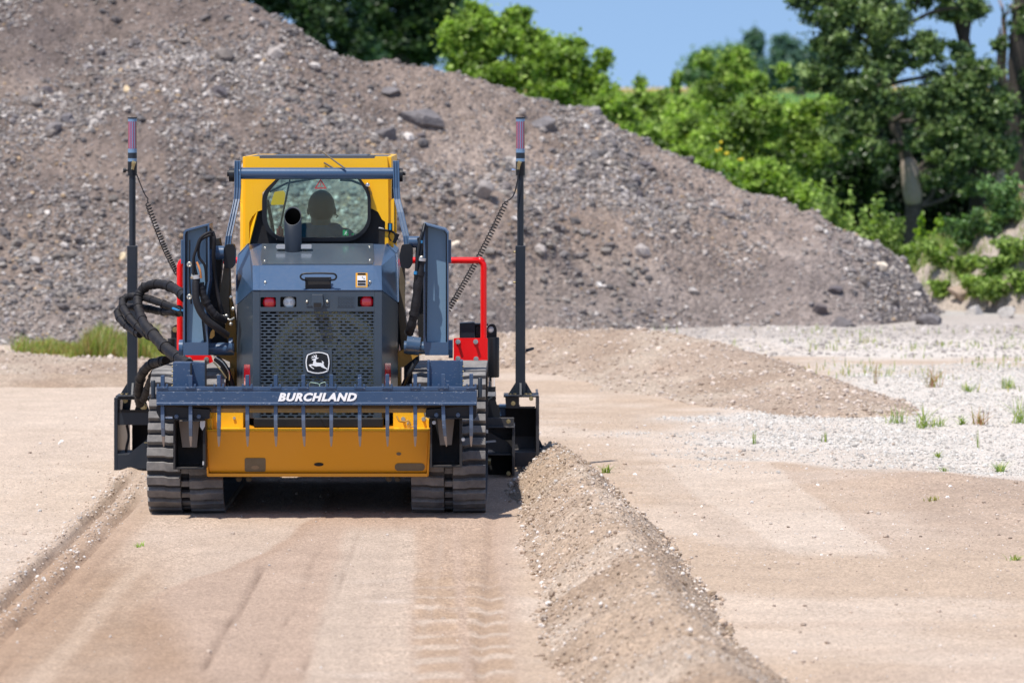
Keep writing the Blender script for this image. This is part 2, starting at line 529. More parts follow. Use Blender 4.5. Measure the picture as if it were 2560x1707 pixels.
def stone_mat(name, rough=.85):
    m, t, b = nmat(name); L = t.links.new
    at = node(t, 'ShaderNodeAttribute'); at.attribute_name = 'tone'
    tc = node(t, 'ShaderNodeTexCoord'); n = node(t, 'ShaderNodeTexNoise'); n.inputs['Scale'].default_value = 18; n.inputs['Detail'].default_value = 6
    L(tc.outputs['Object'], n.inputs['Vector'])
    mr = node(t, 'ShaderNodeMapRange'); mr.inputs['From Min'].default_value = .3; mr.inputs['From Max'].default_value = .7; mr.inputs['To Min'].default_value = .8; mr.inputs['To Max'].default_value = 1.2
    L(n.outputs['Fac'], mr.inputs['Value'])
    s = node(t, 'ShaderNodeVectorMath', operation='SCALE'); L(at.outputs['Color'], s.inputs[0]); L(mr.outputs['Result'], s.inputs['Scale'])
    L(s.outputs[0], b.inputs['Base Color']); b.inputs['Roughness'].default_value = rough; b.inputs['Specular IOR Level'].default_value = .3
    bp = node(t, 'ShaderNodeBump'); bp.inputs['Distance'].default_value = .02; bp.inputs['Strength'].default_value = .7
    L(n.outputs['Fac'], bp.inputs['Height']); L(bp.outputs['Normal'], b.inputs['Normal'])
    return m
M['stone'] = stone_mat('stone')

def leaf_mat(name, rough=.45, trans=.35):
    m = bpy.data.materials.new(name); m.use_nodes = True
    t = m.node_tree; L = t.links.new
    b = t.nodes['Principled BSDF']; o = t.nodes['Material Output']
    at = node(t, 'ShaderNodeAttribute'); at.attribute_name = 'tone'
    L(at.outputs['Color'], b.inputs['Base Color']); b.inputs['Roughness'].default_value = rough; b.inputs['Specular IOR Level'].default_value = .35
    tr = node(t, 'ShaderNodeBsdfTranslucent')
    g = node(t, 'ShaderNodeMixRGB', blend_type='MULTIPLY'); g.inputs['Fac'].default_value = 1; g.inputs['Color2'].default_value = (1.35, 1.45, .65, 1)
    L(at.outputs['Color'], g.inputs['Color1']); L(g.outputs['Color'], tr.inputs['Color'])
    mx = node(t, 'ShaderNodeMixShader'); mx.inputs[0].default_value = trans
    L(b.outputs[0], mx.inputs[1]); L(tr.outputs[0], mx.inputs[2]); L(mx.outputs[0], o.inputs['Surface'])
    return m
M['leaf'] = leaf_mat('leaf', .42, .4)
M['leafg'] = leaf_mat('leaf_glossy', .32, .28)
M['bark'] = paint('bark', (.16, .125, .095), .9, dust=.5, dcol=(.36, .30, .25), bump=.03, updust=0, nscale=6)
M['barkd'] = paint('bark_dark', (.045, .036, .03), .9, dust=.3, dcol=(.12, .10, .08), bump=.03, updust=0, nscale=6)
M['barkp'] = paint('bark_peeled', (.37, .30, .245), .85, dust=.5, dcol=(.26, .20, .15), bump=.02, updust=0, nscale=7)
M['barkm'] = paint('bark_grey', (.055, .045, .036), .9, dust=.6, dcol=(.22, .18, .15), bump=.05, updust=0, nscale=8)
# ------------------------------------------------------------------ terrain
def grid_mesh(name, xs, ys, Z, col, mat, parent=None, origin=None):
    X, Y = np.meshgrid(xs, ys)
    V = np.stack([X, Y, Z], -1).reshape(-1, 3)
    if origin is not None: V = V - np.array(origin)
    nx, ny = len(xs), len(ys)
    i = np.arange(ny - 1)[:, None] * nx + np.arange(nx - 1)[None]
    Fc = np.stack([i, i + 1, i + nx + 1, i + nx], -1).reshape(-1, 4)
    o = mesh_np(name, V, Fc, mat, parent, True, col.reshape(-1, 3))
    if origin is not None: o.location = origin
    return o

def axis(segs):
    a = [segs[0][0]]
    for x0, x1, d in segs:
        n = max(1, int(round((x1 - x0) / d)))
        a += list(np.linspace(x0, x1, n + 1)[1:])
    return np.array(a)

def ruts(x, y):
    """grooves and crumbly edges left by the grader and the tracks (they run straight away from the camera)"""
    z = np.zeros_like(x); dk = np.zeros_like(x)
    wob = .03 * fbm(x * 0, y, 1.5, 3, 5)
    brk = sstep(-.35, .35, fbm(x * 0 + 3, y, .5, 4, 9))
    def groove(x0, wd, dep, y0, y1, dark, rough=1):
        nonlocal z, dk
        on = sstep(y0 - .3, y0 + .3, y) * (1 - sstep(y1 - .4, y1 + .4, y)) * ((1 - rough) + rough * brk)
        g = np.exp(-((x - x0 - wob) / wd) ** 2) * on
        z -= dep * g; dk += dark * g
    def ridge(x0, wd, hh, y0, y1):
        nonlocal z
        on = sstep(y0 - .3, y0 + .3, y) * (1 - sstep(y1 - .4, y1 + .4, y))
        cr = .5 + .5 * fbm(x * 3, y * 2, .35, 4, 21)
        z += hh * np.exp(-((x - x0 - wob) / wd) ** 2) * on * (.45 + .9 * cr)
    ridge(-2.52, .045, .026, 5, 29); groove(-2.465, .018, .036, 5, 28, .85, .2)  # groove colour also paints in the shadow along the rut edge
    ridge(-2.37, .035, .016, 5, 27.5); groove(-2.30, .022, .032, 5, 27, .6, .45)
    groove(-2.18, .012, .012, 5, 24, .35, .6)
    groove(-1.315, .016, .014, 18.8, 23, .75, .35)
    groove(-1.055, .013, .009, 18.5, 24, .4, .7)
    groove(-.88, .012, .008, 18.5, 25.3, .38, .75)
    groove(-.12, .03, .02, 5, 25.6, .15, .3); groove(-.66, .02, .006, 5, 25.6, .10, .5)
    groove(-.40, .012, .006, 5, 25.8, -.10, .3)
    for a, b2 in ((-.62, -.42), (-.38, -.16), (-2.14, -1.93), (-1.88, -1.70)):
        on = sstep(a - .015, a + .015, x) * (1 - sstep(b2 - .015, b2 + .015, x)) * (1 - sstep(25.4, 26, y))
        patch = sstep(-.3, .3, fbm(x, y, .9, 3, 41))
        s = np.sin(2 * np.pi * y / .23 + 1.2 * np.sin(x * 9))
        z += .009 * s * on * (.35 + .65 * patch); dk += .0 * s
    return z, dk

def hill(x, y):
    return 3.75 * sstep(150, 400, y) * (.92 + .08 * np.sin(x / 40)) - 0.004 * np.clip(y - 420, 0, 1e9)

def ground_z(x, y):
    x = np.asarray(x, float); y = np.asarray(y, float)
    z = .022 * fbm(x, y, 3.2, 4, 3) + .006 * fbm(x, y, .28, 4, 8) * (y < 60)
    graded = (sstep(-2.5, -2.2, x) * (1 - sstep(-.1, .2, x))) * (1 - sstep(29, 31, y))
    z = z * (1 - .75 * graded)
    rz, _ = ruts(x, y)
    # broad low spill at the lower right
    z = z + .10 * np.exp(-((x - 2.75 - .25 * (27.5 - y)) / .55) ** 2) * sstep(22, 25, y) * (1 - sstep(27.5, 29, y)) * (.7 + .5 * fbm(x, y, .4, 4, 30))
    return z + rz + hill(x, y)

def mixc(c, a, t):
    return c * (1 - t[..., None]) + np.array(a) * t[..., None]

C_SAND = (.455, .36, .275); C_PALE = (.54, .455, .375); C_BROWN = (.335, .232, .155); C_WHITE = (.59, .56, .515); C_SMOOTH = (.56, .48, .41)
def ground_col(x, y):
    u = 1280 + F * x / y; v = HY + F * H / y
    n = fbm(x, y, 1.1, 5, 50); n2 = fbm(x * 2.5, y * .6, 1.0, 5, 60); n3 = fbm(x, y, .35, 4, 71)
    c = np.ones(x.shape + (3,)) * np.array(C_SAND)
    c = mixc(c, C_PALE, sstep(-.25, .45, n + .3 * n3) * .8)
    # left of the ruts: paler and stonier
    c = mixc(c, C_PALE, (1 - sstep(-2.65, -2.45, x)) * .7)
    # freshly graded lane and the older strips right of the ridge, each a soft edged strip laid on the ground
    jit = 16 * fbm(x, y, .6, 5, 401) + 5 * n3
    def strip(vs, ul, ur, soft=14, v0=None, v1=None, sv=14):
        a = np.interp(v, vs, ul); b = np.interp(v, vs, ur)
        m_ = sstep(a - soft, a + soft, u + jit) * (1 - sstep(b - soft, b + soft, u + jit))
        if v0 is not None: m_ = m_ * sstep(v0 - sv, v0 + sv, v + jit * .5)
        if v1 is not None: m_ = m_ * (1 - sstep(v1 - sv, v1 + sv, v + jit * .5))
        return m_
    lane = sstep(-2.62, -2.4, x) * (1 - sstep(-.10, .10, x)) * (1 - sstep(29, 31, y))
    c = mixc(c, (.455, .365, .29), lane * .8)
    # damp sheet whose edge runs slantwise across the lane
    edge = np.interp(v, [1290, 1310, 1340, 1370, 1420, 1445, 1480, 1530], [800, 751, 725, 680, 571, 480, 400, 330])
    damp = lane * sstep(edge - 9, edge + 14, u + jit * .8)
    c = mixc(c, (.405, .305, .235), damp * .85)
    c = mixc(c, (.335, .235, .165), damp * (1 - sstep(0, 70, u - edge)) * (1 - sstep(1380, 1460, v)) * .45)
    c = mixc(c, (.47, .39, .315), strip([1300, 1707], [870, 760], [1040, 1030], 22, 1320) * .75)
    c = mixc(c, (.31, .212, .138), lane * strip([1380, 1500, 1707], [60, -200, -400], [420, 400, 520], 60, 1400, None, 60) * (.7 + .5 * n2).clip(0, 1) * .9)
    c = mixc(c, (.49, .39, .30), strip([1380, 1707], [360, 60], [400, 130], 16, 1400) * .5)
    c = mixc(c, (.37, .26, .18), (sstep(-2.5, -2.4, x) - sstep(-2.2, -2.05, x)) * (1 - sstep(24, 28, y)) * .7)
    # pale transverse smears
    sm = lane * sstep(.12, .6, fbm(x * .9, y * 1.1, .5, 4, 90) + .25 * n3) * sstep(1430, 1480, v) * sstep(660, 760, u) * (1 - sstep(1030, 1060, u))
    c = mixc(c, (.58, .50, .43), sm * .6)
    # cleat prints of the right track
    xs_ = x + .022 * (y - 21.4)
    for a_, b_ in ((-.475, -.275), (-.225, -.045)):
        on = sstep(a_ - .012, a_ + .012, xs_) * (1 - sstep(b_ - .012, b_ + .012, xs_)) * sstep(1300, 1335, v)
        ph = .5 + .5 * np.sin(2 * np.pi * y / .46 + 3.2 * fbm(x, y, .45, 3, 431) + (1.0 if a_ < -.3 else 0))
        c = mixc(c, (.375, .272, .185), on * (.40 + .45 * sstep(.3, .6, ph) * sstep(1380, 1450, v)) * (.75 + .5 * n2).clip(.3, 1))
        c = mixc(c, (.54, .46, .38), on * sstep(.72, .95, 1 - ph) * sstep(1440, 1500, v) * .55)
    right = sstep(.3, .7, x)
    st = strip([1159, 1240, 1303, 1338, 1387, 1420], [1656, 1743, 1847, 1905, 1974, 2030], [1928, 2032, 2112, 2160, 2234, 2270], 12, 1160, 1392, 16)
    c = mixc(c, (.42, .335, .27), right * strip([1165, 1300, 1420], [1928, 2110, 2290], [2800, 2800, 2800], 20, 1172, 1385, 30) * (.55 + .5 * n2).clip(0, 1) * .75)
    c = mixc(c, (.36, .28, .22), right * strip([1165, 1300, 1420], [2200, 2260, 2420], [2900, 2900, 2900], 70, 1195, 1330, 30) * .55)
    c = mixc(c, (.45, .37, .30), right * strip([1165, 1300, 1390], [1560, 1700, 1850], [1656, 1845, 1974], 14, 1170, 1390, 20) * .5)
    c = mixc(c, (.56, .485, .41), st * .6)
    c = mixc(c, (.44, .35, .28), right * sstep(.1, .5, fbm(x * .5, y * 1.5, .9, 4, 441)) * sstep(1400, 1450, v) * .5)
    # white crushed stone
    yb = np.interp(u, [1500, 1640, 1930, 2100, 2380, 2560, 2900], [31.2, 29.75, 29.55, 28.9, 28.6, 27.85, 27.0]) + .25 * n3
    yt = np.interp(x, [0.6, 1.6, 2.6, 3.1, 6], [32.3, 33.4, 34.2, 37.5, 39])+ .5 * n3
    rag = .9 * fbm(x, y, .8, 5, 171)
    wg = sstep(yb - .15, yb + .25, y + .15 * rag) * (1 - sstep(yt, yt + 1.5, y)) * sstep(.5, 2.0, x + .6 * rag) * (.72 + .28 * sstep(-.3, .3, rag))
    wg2 = sstep(41.2, 42, y) * (1 - sstep(60, 70, y)) * sstep(.2, .8, x + .2 * n)
    wg3 = sstep(2.4, 3.2, x) * sstep(29.5, 30.5, y) * (1 - sstep(60, 70, y)) * sstep(-.5, .1, fbm(x * .6, y, 1.2, 4, 101))
    c = mixc(c, C_WHITE, np.clip(wg + wg2 * .75 + wg3 * .85, 0, 1) * .92)
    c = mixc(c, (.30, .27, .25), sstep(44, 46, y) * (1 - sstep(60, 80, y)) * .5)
    # far: meadow and a ripe field on the hill
    c = mixc(c, (.07, .13, .03), sstep(52, 56, y))
    c = mixc(c, (.10, .20, .05), sstep(150, 250, y))
    c = mixc(c, (.44, .30, .11), sstep(330, 360, y + 20 * n))
    near_ = (y < 50)[..., None]
    c = np.where(near_, c * np.array([1.02, .975, .945]), c)
    _, dk = ruts(x, y)
    c = mixc(c, (.17, .115, .085), np.clip(dk, 0, .8))
    c = mixc(c, (.62, .56, .5), np.clip(-dk, 0, .8))
    return c

xs = axis([(-2500, -300, 400), (-300, -60, 24), (-60, -12, 2), (-12, -3.2, .12), (-3.2, 3.6, .024), (3.6, 9, .10), (9, 60, 2), (60, 300, 24), (300, 2500, 400)])
ys = axis([(-60, 4, 8), (4, 17, .5), (17, 31, .045), (31, 47, .12), (47, 62, .6), (62, 460, 7), (460, 5000, 400)])
X, Y = np.meshgrid(xs, ys)
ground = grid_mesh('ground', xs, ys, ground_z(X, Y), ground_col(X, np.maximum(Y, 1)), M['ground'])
tag(ground, 'sandy gravel yard with grader ruts, cleat prints and pale crushed stone', kind='structure')

# the heap of recycled gravel
SL = .62
def pile_yb(x):
    return np.interp(x, [-14, -9, -4.2, -2.5, -.9, .8, 2.5, 4.0, 4.6, 5.0, 5.3], [42.6, 43.0, 43.6, 44.3, 45.0, 46.3, 47.2, 47.6, 48.6, 50.5, 52])
SU = [-1600, -900, -300, 200, 600, 760, 880, 1010, 1130, 1240, 1330, 1400, 1490, 1600, 1720, 1850, 1950, 2050, 2150, 2260, 2330, 2400]
SV = [-900, -640, -420, -200, 45, 132, 166, 184, 200, 225, 232, 258, 290, 355, 405, 462, 510, 560, 605, 655, 760, 800]
def pile_crest(x):
    Yr = np.full_like(x, 49.0)
    for _ in range(12):
        u = 1280 + F * x / Yr
        z = H - (np.interp(u, SU, SV) - HY) * Yr / F
        z = np.maximum(z, 0.0)
        Yr = .5 * Yr + .5 * (pile_yb(x) + z / SL)
    return Yr, z
def pile_z(x, y):
    x = np.asarray(x, float); y = np.asarray(y, float)
    Yr, zr = pile_crest(x)
    yb = pile_yb(x) + .25 * fbm(x, x * 0, 1.2, 3, 77)
    # face with a few slip terraces
    d = (y - yb)
    f = SL * d + .22 * np.sin(d * 1.25 + x * .45 + 2 * fbm(x, y, 3, 2, 12)) * sstep(0, 2, d) * sstep(0, 1.5, Yr - y)
    b = zr - SL * .95 * (y - Yr)
    k = .06
    hmin = -k * np.log(np.exp(-np.clip(f, -3, 9) / k) + np.exp(-np.clip(b, -3, 9) / k)) + .03
    z = np.where(hmin > -1, hmin, -1)
    body = sstep(0, .5, z)
    gul = fbm(x * 1.0 + .35 * y, y * .22, .55, 4, 37)
    z = z + (.22 * fbm(x, y, 2.6, 3, 31) + .17 * fbm(x, y, .8, 4, 33) + .07 * gul) * body + .06 * fbm(x, y, .2, 3, 35) * sstep(-.05, .15, z)
    return np.maximum(z, -.12)
def pile_col(x, y):
    n = fbm(x, y, 2.2, 5, 120); n2 = fbm(x * .8, y * 2, .6, 4, 130)
    c = np.ones(x.shape + (3,)) * np.array((.205, .168, .142))
    c = mixc(c, (.130, .108, .098), sstep(-.1, .5, n + .35 * n2) * .6)
    c = mixc(c, (.265, .225, .195), sstep(.0, .6, -n + .4 * n2) * .75)
    c = mixc(c, (.225, .155, .110), sstep(.1, .6, fbm(x, y, 1.4, 3, 140)) * .6 * sstep(-1, 2, x))
    c = mixc(c, (.175, .155, .150), sstep(2.2, 4.5, x) * .6)
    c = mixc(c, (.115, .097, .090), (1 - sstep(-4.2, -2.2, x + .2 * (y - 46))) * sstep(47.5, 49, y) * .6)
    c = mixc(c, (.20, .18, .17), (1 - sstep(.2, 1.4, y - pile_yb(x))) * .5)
    gul = fbm(x * 1.0 + .35 * y, y * .22, .55, 4, 37)
    c = c * (1 + .28 * gul)[..., None]
    c = mixc(c, (.095, .082, .080), sstep(.15, .55, fbm(x * .7, y * 1.4, 1.0, 5, 151)) * .55)
    return c * np.array([1.30, 1.24, 1.22])
PO = (-2.0, 46.0, 0.0)
xs = axis([(-14, -6.5, .12), (-6.5, 5.4, .05)]); ys = axis([(42.3, 53, .055), (53, 64, .3)])
X, Y = np.meshgrid(xs, ys)
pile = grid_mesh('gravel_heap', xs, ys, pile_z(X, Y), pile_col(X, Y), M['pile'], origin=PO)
tag(pile, 'huge grey brown heap of loose gravel filling the yard behind the loader', 'gravel heap')

def terrain(x, y):
    return np.maximum(ground_z(x, y), pile_z(x, y))

def hit(u, v, Ya=17.0, Yb=62.0):
    Yv = np.arange(Ya, Yb, .02)
    xx = (u - 1280) * Yv / F; zz = H - (v - HY) * Yv / F
    t = np.where(Yv > 42, terrain(xx, Yv), ground_z(xx, Yv))
    k = np.argmax(t >= zz)
    return Vector((float(xx[k]), float(Yv[k]), float(t[k])))

# windrows: strips of loose soil pushed up beside the graded lane
def windrow(name, path, label, cat, seed, cols, step=.03, nacross=44):
    """path rows: x, y, half width left, half width right, height"""
    path = np.array(path, float)
    seg = np.r_[0, np.cumsum(np.hypot(np.diff(path[:, 0]), np.diff(path[:, 1])))]
    s = np.arange(0, seg[-1], step)
    g = [np.interp(s, seg, path[:, k]) for k in range(5)]
    ker = np.ones(25) / 25
    for k in range(5):
        e = np.r_[np.full(12, g[k][0]), g[k], np.full(12, g[k][-1])]
        g[k] = np.convolve(e, ker, 'valid')
    px, py, wl, wr, hh = g
    dx = np.gradient(px); dy = np.gradient(py); L = np.hypot(dx, dy); nx, ny = dy / L, -dx / L
    tt = np.linspace(-1.18, 1.18, nacross)
    S, T = np.meshgrid(np.arange(len(s)), tt)
    side = np.where(T < 0, wl[S], wr[S]) * (1 + .24 * fbm(s[S], np.sign(T) * 5, .7, 4, seed + 3))
    Xw = px[S] + nx[S] * T * side; Yw = py[S] + ny[S] * T * side
    a = np.abs(T)
    prof = np.clip(1 - a, -.2, 1); prof = np.where(prof > 0, 1 - np.sqrt(a * a + .09) + .044, prof * .5)
    hz = hh[S] * (1 + .16 * fbm(Xw, Yw, .9, 3, seed)) * prof * 1.22
    bod = sstep(.0, .3, prof)
    Z = hz + (.045 * fbm(Xw, Yw, .34, 4, seed + 8) + .016 * fbm(Xw, Yw, .07, 3, seed + 9)) * bod * np.minimum(1, hh[S] / .2)
    gz = ground_z(Xw, Yw)
    endf = np.minimum(S, len(s) - 1 - S) * step
    Z = Z * sstep(0, .35, endf) - .03 * (1 - sstep(0, .25, endf))
    Z = np.where(a < 1.02, gz + np.maximum(Z, -.03), gz - .03)
    n = fbm(Xw, Yw, .5, 5, seed + 20)
    c = np.ones(Xw.shape + (3,)) * np.array(cols[0]); c = mixc(c, cols[1], sstep(-.2, .4, n)); c = mixc(c, cols[2], sstep(.1, .5, fbm(Xw, Yw, .9, 3, seed + 30)) * .7)
    ns, na = len(s), nacross
    i = np.arange(na - 1)[:, None] * ns + np.arange(ns - 1)[None]
    Fc = np.stack([i, i + ns, i + ns + 1, i + 1], -1).reshape(-1, 4)[:, ::-1]
    V = np.stack([Xw, Yw, Z], -1).reshape(-1, 3)
    o0 = np.array([px.mean(), py.mean(), 0])
    o = mesh_np(name, V - o0, Fc, M['soil'], None, True, c.reshape(-1, 3)); o.location = o0
    tag(o, label, cat)
    return (Xw, Yw, Z, a)

near = []
for v, ul, ur, hh in ((1140, 1335, 1415, .13), (1180, 1300, 1465, .19), (1241, 1290, 1546, .25), (1404, 1338, 1698, .27), (1556, 1362, 1815, .28), (1707, 1428, 1950, .28), (2100, 1560, 2330, .28), (2700, 1700, 2800, .28)):
    y = GY(v); a = (ul - 1280) * y / F; b = (ur - 1280) * y / F; m = a * .46 + b * .54
    near.append((m, y, m - a, b - m, hh))
SOILC = [(.43, .32, .232), (.50, .395, .305), (.35, .25, .175)]
near = near[::-1]
W1 = windrow('soil_windrow', near, 'long brown ridge of loose gravelly soil running from the grader blade towards the camera', 'soil ridge', 200, SOILC, .028, 56)
far = [(-7, 40.2, .9, 1.8, .17), (-4.35, 40.2, .8, 1.7, .15), (-4.05, 40.2, .7, 1.3, .06), (-3.6, 40.2, .7, 1.5, .07), (-2.5, 40.4, .8, 1.3, .08), (-1, 41.0, .8, .9, .20), (.1, 41.2, .8, 1.0, .33), (.9, 40.6, .9, 1.1, .37), (1.5, 39.4, .8, 1.2, .33), (2.0, 37.6, .8, 1.3, .29), (2.5, 35.2, .7, 1.0, .16), (2.75, 33.5, .4, .5, .03)]
W2 = windrow('soil_windrow', far, 'low tan soil ridge curving across the yard behind the loader', 'soil ridge', 300, [(.40, .305, .235), (.46, .37, .29), (.34, .25, .185)], .05, 40)
W3 = windrow('soil_windrow', [(-5.2, 37.6, .5, .6, .10), (-3.4, 37.9, .45, .55, .09), (-2.2, 38.1, .4, .5, .08), (-1.0, 38.3, .35, .4, .05)], 'faint second soil ridge low behind the left end of the grader', 'soil ridge', 340, [(.40, .30, .22), (.46, .36, .28), (.34, .24, .17)], .05, 30)

# ------------------------------------------------------------------ stones
ICO = None
def ico():
    t = (1 + 5 ** .5) / 2
    v = np.array([(-1, t, 0), (1, t, 0), (-1, -t, 0), (1, -t, 0), (0, -1, t), (0, 1, t), (0, -1, -t), (0, 1, -t), (t, 0, -1), (t, 0, 1), (-t, 0, -1), (-t, 0, 1)], float)
    v /= np.linalg.norm(v[0])
    f = np.array([(0, 11, 5), (0, 5, 1), (0, 1, 7), (0, 7, 10), (0, 10, 11), (1, 5, 9), (5, 11, 4), (11, 10, 2), (10, 7, 6), (7, 1, 8), (3, 9, 4), (3, 4, 2), (3, 2, 6), (3, 6, 8), (3, 8, 9), (4, 9, 5), (2, 4, 11), (6, 2, 10), (8, 6, 7), (9, 8, 1)])
    return v, f
IV, IF = ico()
def stones(name, pos, size, col, label, seed=0, mat='stone', squash=(.6, 1.0)):
    r = np.random.default_rng(seed); n = len(pos)
    base = IV[None] * (1 + .28 * (r.random((n, 12, 1)) - .5))
    sc3 = np.stack([1 + .5 * (r.random(n) - .5), 1 + .5 * (r.random(n) - .5), r.uniform(squash[0], squash[1], n)], -1)
    base = base * sc3[:, None] * size[:, None, None]
    a = r.random(n) * 6.283; b = (r.random(n) - .5) * 1.0
    ca, sa, cb, sb = np.cos(a), np.sin(a), np.cos(b), np.sin(b)
    x, y, z = base[..., 0], base[..., 1], base[..., 2]
    y2 = y * cb[:, None] - z * sb[:, None]; z2 = y * sb[:, None] + z * cb[:, None]
    x3 = x * ca[:, None] - y2 * sa[:, None]; y3 = x * sa[:, None] + y2 * ca[:, None]
    V = np.stack([x3, y3, z2], -1) + pos[:, None]
    V = V.reshape(-1, 3)
    Fc = (IF[None] + 12 * np.arange(n)[:, None, None]).reshape(-1, 3)
    C = np.repeat(col, 12, axis=0)
    o0 = pos.mean(0)
    o = mesh_np(name, V - o0, Fc, M[mat], None, False, C); o.location = o0
    tag(o, label, None, None, 'stuff')
    return o
def scol(n, r, pal, wts, var=.25):
    k = r.choice(len(pal), n, p=np.array(wts) / sum(wts))
    return np.array(pal)[k] * (1 + var * (r.random((n, 1)) - .5) * 2)

r = np.random.default_rng(5)
# on the heap: uniform in picture space-ish so near and far faces carry equal grain
n = 130000
px = r.uniform(-7.2, 5.1, n); py = pile_yb(px) + r.random(n) ** .9 * (pile_crest(px)[0] - pile_yb(px) + .15) - .05
keep = (py < 53) & (1280 + F * px / py > -420)
px, py = px[keep], py[keep]
pz = pile_z(px, py)
dens = .12 + .88 * sstep(-.15, .35, fbm(px, py, 1.1, 5, 501) + .25 * (1 - sstep(.3, 2.0, py - pile_yb(px))))
k2 = (r.random(len(px)) < dens * np.clip((pile_crest(px)[0] - pile_yb(px) + .2) / 5.5, .03, 1)) & (pz > -.06); px, py, pz = px[k2], py[k2], pz[k2]
sz = .008 + .011 * r.random(len(px)) + .022 * r.random(len(px)) ** 9
big = r.random(len(px)) < .012; sz[big] *= r.uniform(1.8, 3.2, big.sum())
pal = [(.22, .19, .17), (.33, .29, .265), (.52, .47, .43), (.13, .12, .12), (.42, .30, .19), (.25, .225, .22)]
cc = scol(len(px), r, pal, [32, 26, 12, 8, 3, 20])
stones('loose_gravel', np.stack([px, py, pz + sz * .25], -1), sz, cc, 'loose grey stones lying all over the gravel heap', 1)
n = 10000
px = r.uniform(-6.0, 5.1, n); py = pile_yb(px) + r.random(n) * (pile_crest(px)[0] - pile_yb(px) + .1)
k = (fbm(px * .8, py * 1.5, .9, 4, 555) > .16) & (py < 53) & (r.random(n) < np.clip((pile_crest(px)[0] - pile_yb(px) + .2) / 9, .02, 1)); px, py = px[k], py[k]
sz = .022 + .05 * r.random(len(px)) ** 2.5
stones('clods', np.stack([px, py, pile_z(px, py) + sz * .1], -1), sz, scol(len(px), r, [(.16, .14, .135), (.22, .195, .175), (.12, .11, .11), (.28, .25, .22)], [5, 5, 4, 1]), 'dark clods and broken lumps gathered in bands on the gravel heap', 11, squash=(.4, .8))
# foot of the heap and yard behind
n = 9000
px = r.uniform(-6, 9, n); py = r.uniform(41.5, 47.5, n)
k = (pile_z(px, py) < .05) & ((px > .2) | (py > 43.2) ); px, py = px[k], py[k]
sz = .006 + .010 * r.random(len(px)) + .02 * r.random(len(px)) ** 8
stones('loose_gravel', np.stack([px, py, terrain(px, py) + sz * .2], -1), sz, scol(len(px), r, [(.55, .5, .46), (.40, .36, .33), (.28, .25, .23)], [5, 4, 2]), 'pale stones strewn along the foot of the gravel heap', 2)
# white crushed stone on the right
n = 75000
px = r.uniform(.6, 6.2, n); py = r.uniform(28.5, 41.0, n)
gc = ground_col(px, py); k = r.random(n) < sstep(.335, .43, gc[:, 2]) * (.35 + .65 * sstep(-.3, .25, fbm(px, py, .7, 5, 881))); px, py = px[k], py[k]
sz = .0035 + .0055 * r.random(len(px)) + .012 * r.random(len(px)) ** 12
stones('crushed_stone', np.stack([px, py, ground_z(px, py) + sz * .25], -1), sz, scol(len(px), r, [(.62, .59, .545), (.52, .485, .44), (.36, .33, .30)], [5, 5, 2.5], .12), 'whitish crushed stone spread over the right side of the yard', 3)
# pebbles of the yard
n = 26000
px = r.uniform(-3.4, 4.6, n); py = r.uniform(17.5, 34, n)
g = (px > -2.3) & (px < .1) & (py < 31)
uu = 1280 + F * px / py; vv = GY(1) * 0 + HY + F * H / py
rough = (uu > 2050) & (vv > 1165) & (vv < 1420)
k = (~g & (rough | (r.random(n) < .6))) | (g & (r.random(n) < .10)); px, py = px[k], py[k]
sz = .0018 + .0028 * r.random(len(px)) + .013 * r.random(len(px)) ** 30
stones('pebbles', np.stack([px, py, ground_z(px, py) + sz * .3], -1), sz, scol(len(px), r, [(.60, .52, .45), (.44, .35, .28), (.32, .25, .2), (.68, .64, .6)], [4, 5, 2, 2]), 'small pebbles scattered over the bare sandy yard', 4)
n = 1500
px = np.where(r.random(n) < .55, -2.52, -2.36) + r.normal(0, .04, n); py = r.uniform(17.5, 28.5, n)
sz = .003 + .008 * r.random(n) ** 3
stones('pebbles', np.stack([px, py, ground_z(px, py) + sz * .3], -1), sz, scol(n, r, [(.55, .47, .4), (.40, .31, .24), (.62, .58, .54)], [4, 5, 2]), 'crumbs and pebbles along the grader ruts at the left', 6)
# on and beside the near ridge
Xw, Yw, Zw, Aw = W1
n = 17000
i = r.integers(0, Xw.shape[0], n); j = (r.random(n) * Xw.shape[1]).astype(int)
k = (Aw[i, j] < 1.06) & (Yw[i, j] > 16.5); i, j = i[k], j[k]
sz = .002 + .0045 * r.random(len(i)) + .009 * r.random(len(i)) ** 8
toe = Aw[i, j] > .84; sz[toe] *= 1.35; bigc = toe & (r.random(len(i)) < .05); sz[bigc] = r.uniform(.010, .024, bigc.sum())
zz = np.maximum(Zw[i, j], ground_z(Xw[i, j], Yw[i, j]))
stones('pebbles', np.stack([Xw[i, j] + r.normal(0, .012, len(i)), Yw[i, j] + r.normal(0, .012, len(i)), zz + sz * .3], -1), sz, scol(len(i), r, [(.52, .43, .35), (.43, .33, .25), (.33, .25, .18), (.66, .61, .56)], [5, 7, 4, 2]), 'pebbles and clods covering the near soil ridge', 5)
Xw, Yw, Zw, Aw = W2
n = 6000
i = r.integers(0, Xw.shape[0], n); j = (r.random(n) * Xw.shape[1]).astype(int)
k = Aw[i, j] < 1.0; i, j = i[k], j[k]
sz = .006 + .010 * r.random(len(i)) + .018 * r.random(len(i)) ** 8
stones('pebbles', np.stack([Xw[i, j], Yw[i, j], Zw[i, j] + sz * .2], -1), sz, scol(len(i), r, [(.56, .47, .4), (.42, .33, .26), (.33, .25, .19)], [5, 5, 2]), 'stones and clods on the tan ridge behind the loader', 8)

